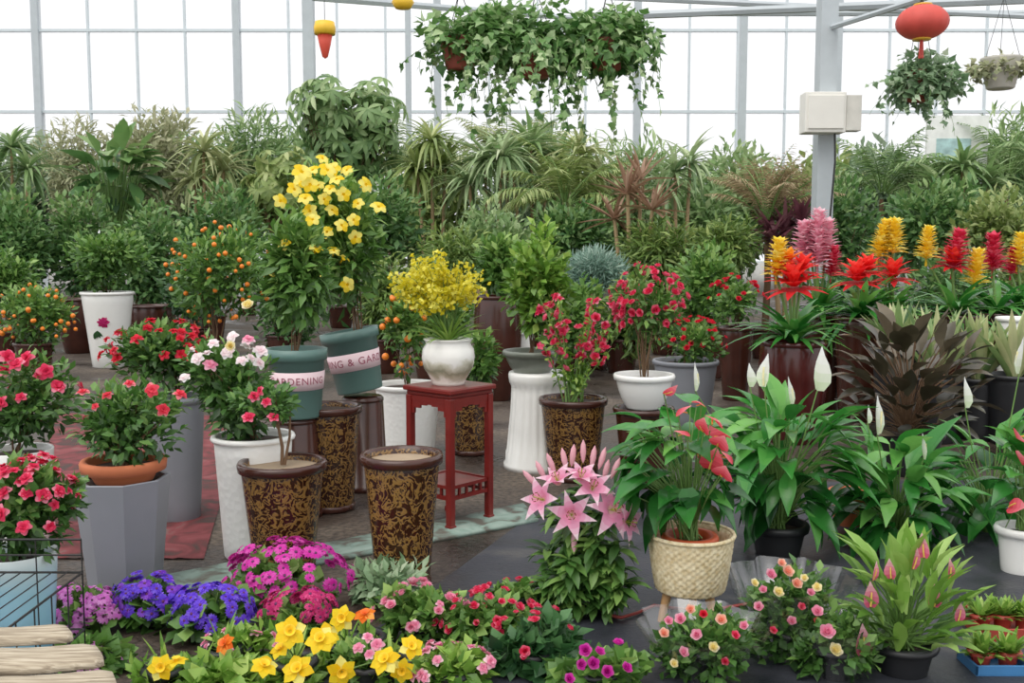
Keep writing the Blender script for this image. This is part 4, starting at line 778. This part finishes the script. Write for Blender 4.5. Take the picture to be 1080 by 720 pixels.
def plank(label,cs,z,th):
    P=[np.array(W(x,y,Y_)) for x,y,Y_ in cs]; a,b,c_,d=[np.array([p[0],p[1]]) for p in P]; n=14; V=[]; Fc=[]
    cc=(a+b+c_+d)/4
    for i in range(n+1):
        u=i/n; e0=a*(1-u)+b*u; e1=d*(1-u)+c_*u; dd=(e1-e0); wob=.06*math.sin(u*9)+R.uniform(-.03,.03); zz=.002*math.sin(u*7)
        if i in(0,n): e0=e0+dd*.15; e1=e1-dd*.15
        e0=e0+dd*wob*.4-cc; e1=e1+dd*wob*.3-cc
        prof=[(0,.25),(.08,.9),(.3,1),(.7,1),(.92,.9),(1,.25),(.9,0),(.1,0)]
        for f,g_ in prof: q=e0+(e1-e0)*f; V.append((q[0],q[1],g_*th+zz*g_))
    k=8
    for i in range(n):
        for j in range(k): Fc.append((i*k+j,i*k+(j+1)%k,(i+1)*k+(j+1)%k,(i+1)*k+j))
    for i in(0,n):
        for q in((0,1,4,5),(1,2,3,4),(0,5,6,7)): Fc.append(tuple(i*k+x for x in q))
    o=MB().add(V,Fc).build('wooden_plank',wood_l,None,True,0,(cc[0],cc[1],z)); tag(o,label,'plank')
plank('weathered wooden plank at the lower left corner, farthest of three',[(-60,692,2.42),(80,676,2.46),(66,662,2.56),(-60,678,2.52)],.349,.022)
plank('weathered wooden plank at the lower left corner, middle of three',[(-60,712,2.24),(112,690,2.3),(98,676,2.42),(-60,690,2.38)],.349,.026)
plank('weathered wooden plank at the lower left corner, nearest of three',[(-60,730,2.08),(124,704,2.16),(116,690,2.27),(-60,706,2.21)],.349,.024)
pts=[G(x,y,.014) for x,y in((640,652),(655,655),(672,650),(690,642),(710,645),(745,648),(790,640))]; o=MB().tube(pts,.006,.006,7).build('hose',hose_m); tag(o,'thin red hose lying on the black ground cloth behind the lilies','hose')
t=Th('display_board','pale poster board standing far back at the right above the bromeliads','board',1005,Y=17,z=1.6); s=t.s; zb=t.lz(178); zt=t.lz(122)
MB().box((-32*s,-.03,zb),(32*s,.03,zt)).build('panel',M('pale_poster','e4e6e2',.6),t,False); MB().box((-22*s,-.04,zb+.1),(14*s,-.031,zb+.5)).build('picture',M('poster_blue_green','a4c4c4',.6,var=.4),t,False)
for x in(-26,26): MB().box((x*s-.03,-.02,-1.6),(x*s+.03,.04,zb)).build('post',steel,t,False)
# ================================================================ GROUPS
from collections import Counter
def base(n): return n.rsplit('.',1)[0] if n[-3:].isdigit() and '.' in n else n
tops=[o for o in bpy.data.objects if o.parent is None and 'label' in o]; cnt=Counter(base(o.name) for o in tops)
where={'potted_tree':'trees in the back rows','potted_shrub':'green shrubs massed behind the flower stall','potted_dracaena':'spiky dracaenas in the back rows','potted_palm':'palms in the back rows','potted_azalea':'azaleas on the left of the stall','kumquat_tree':'kumquats with orange fruit','glazed_jar':'brown glazed jars','gold_flower_pot':'brown pots with gold flowers','upturned_pot':'upturned pots under the green buckets','potted_allamanda':'yellow flowers in green buckets','potted_bromeliad':'bromeliads in a row at right','snake_plant':'snake plants at right','peace_lily':'peace lilies at right','potted_cineraria':'cinerarias in the front bed','potted_daffodil':'daffodils in the front row','potted_flower':'small bedding plants in the front row','potted_mini_rose':'miniature roses in plastic sleeves','potted_succulent':'succulents in the seedling trays','plastic_tray':'seedling trays','hanging_ivy_basket':'hanging plant baskets','hanging_ornament':'hanging paper ornaments','wooden_plank':'planks at the lower left','white_pot':'plain white pots','potted_rose_flower':'rose red flowering plants','potted_kalanchoe':'bright red flowers','potted_anthurium':'anthuriums'}
for o in tops:
    b=base(o.name)
    if cnt[b]>1: o['group']=where.get(b,b.replace('_',' ')+'s')
# ================================================================ LIGHT + CAMERA
w=bpy.data.worlds.new('World'); SC.world=w; w.use_nodes=True; bg=w.node_tree.nodes['Background']; bg.inputs[0].default_value=(.97,.98,1,1); bg.inputs[1].default_value=1.22
sd=bpy.data.lights.new('sun','SUN'); sd.energy=1.7; sd.angle=.9; sd.color=(1,.95,.87); so=bpy.data.objects.new('sun',sd); COL.objects.link(so); so.rotation_euler=(math.radians(25),math.radians(-18),0)
cd=bpy.data.cameras.new('camera'); cd.lens=F/1080*36; cd.sensor_width=36; cd.clip_end=200; co=bpy.data.objects.new('camera',cd); COL.objects.link(co); co.location=(0,0,H); co.rotation_euler=(PI/2-T,0,0); SC.camera=co
SC.view_settings.view_transform='Standard'; SC.view_settings.look='None'; SC.view_settings.exposure=0; SC.view_settings.gamma=1.06
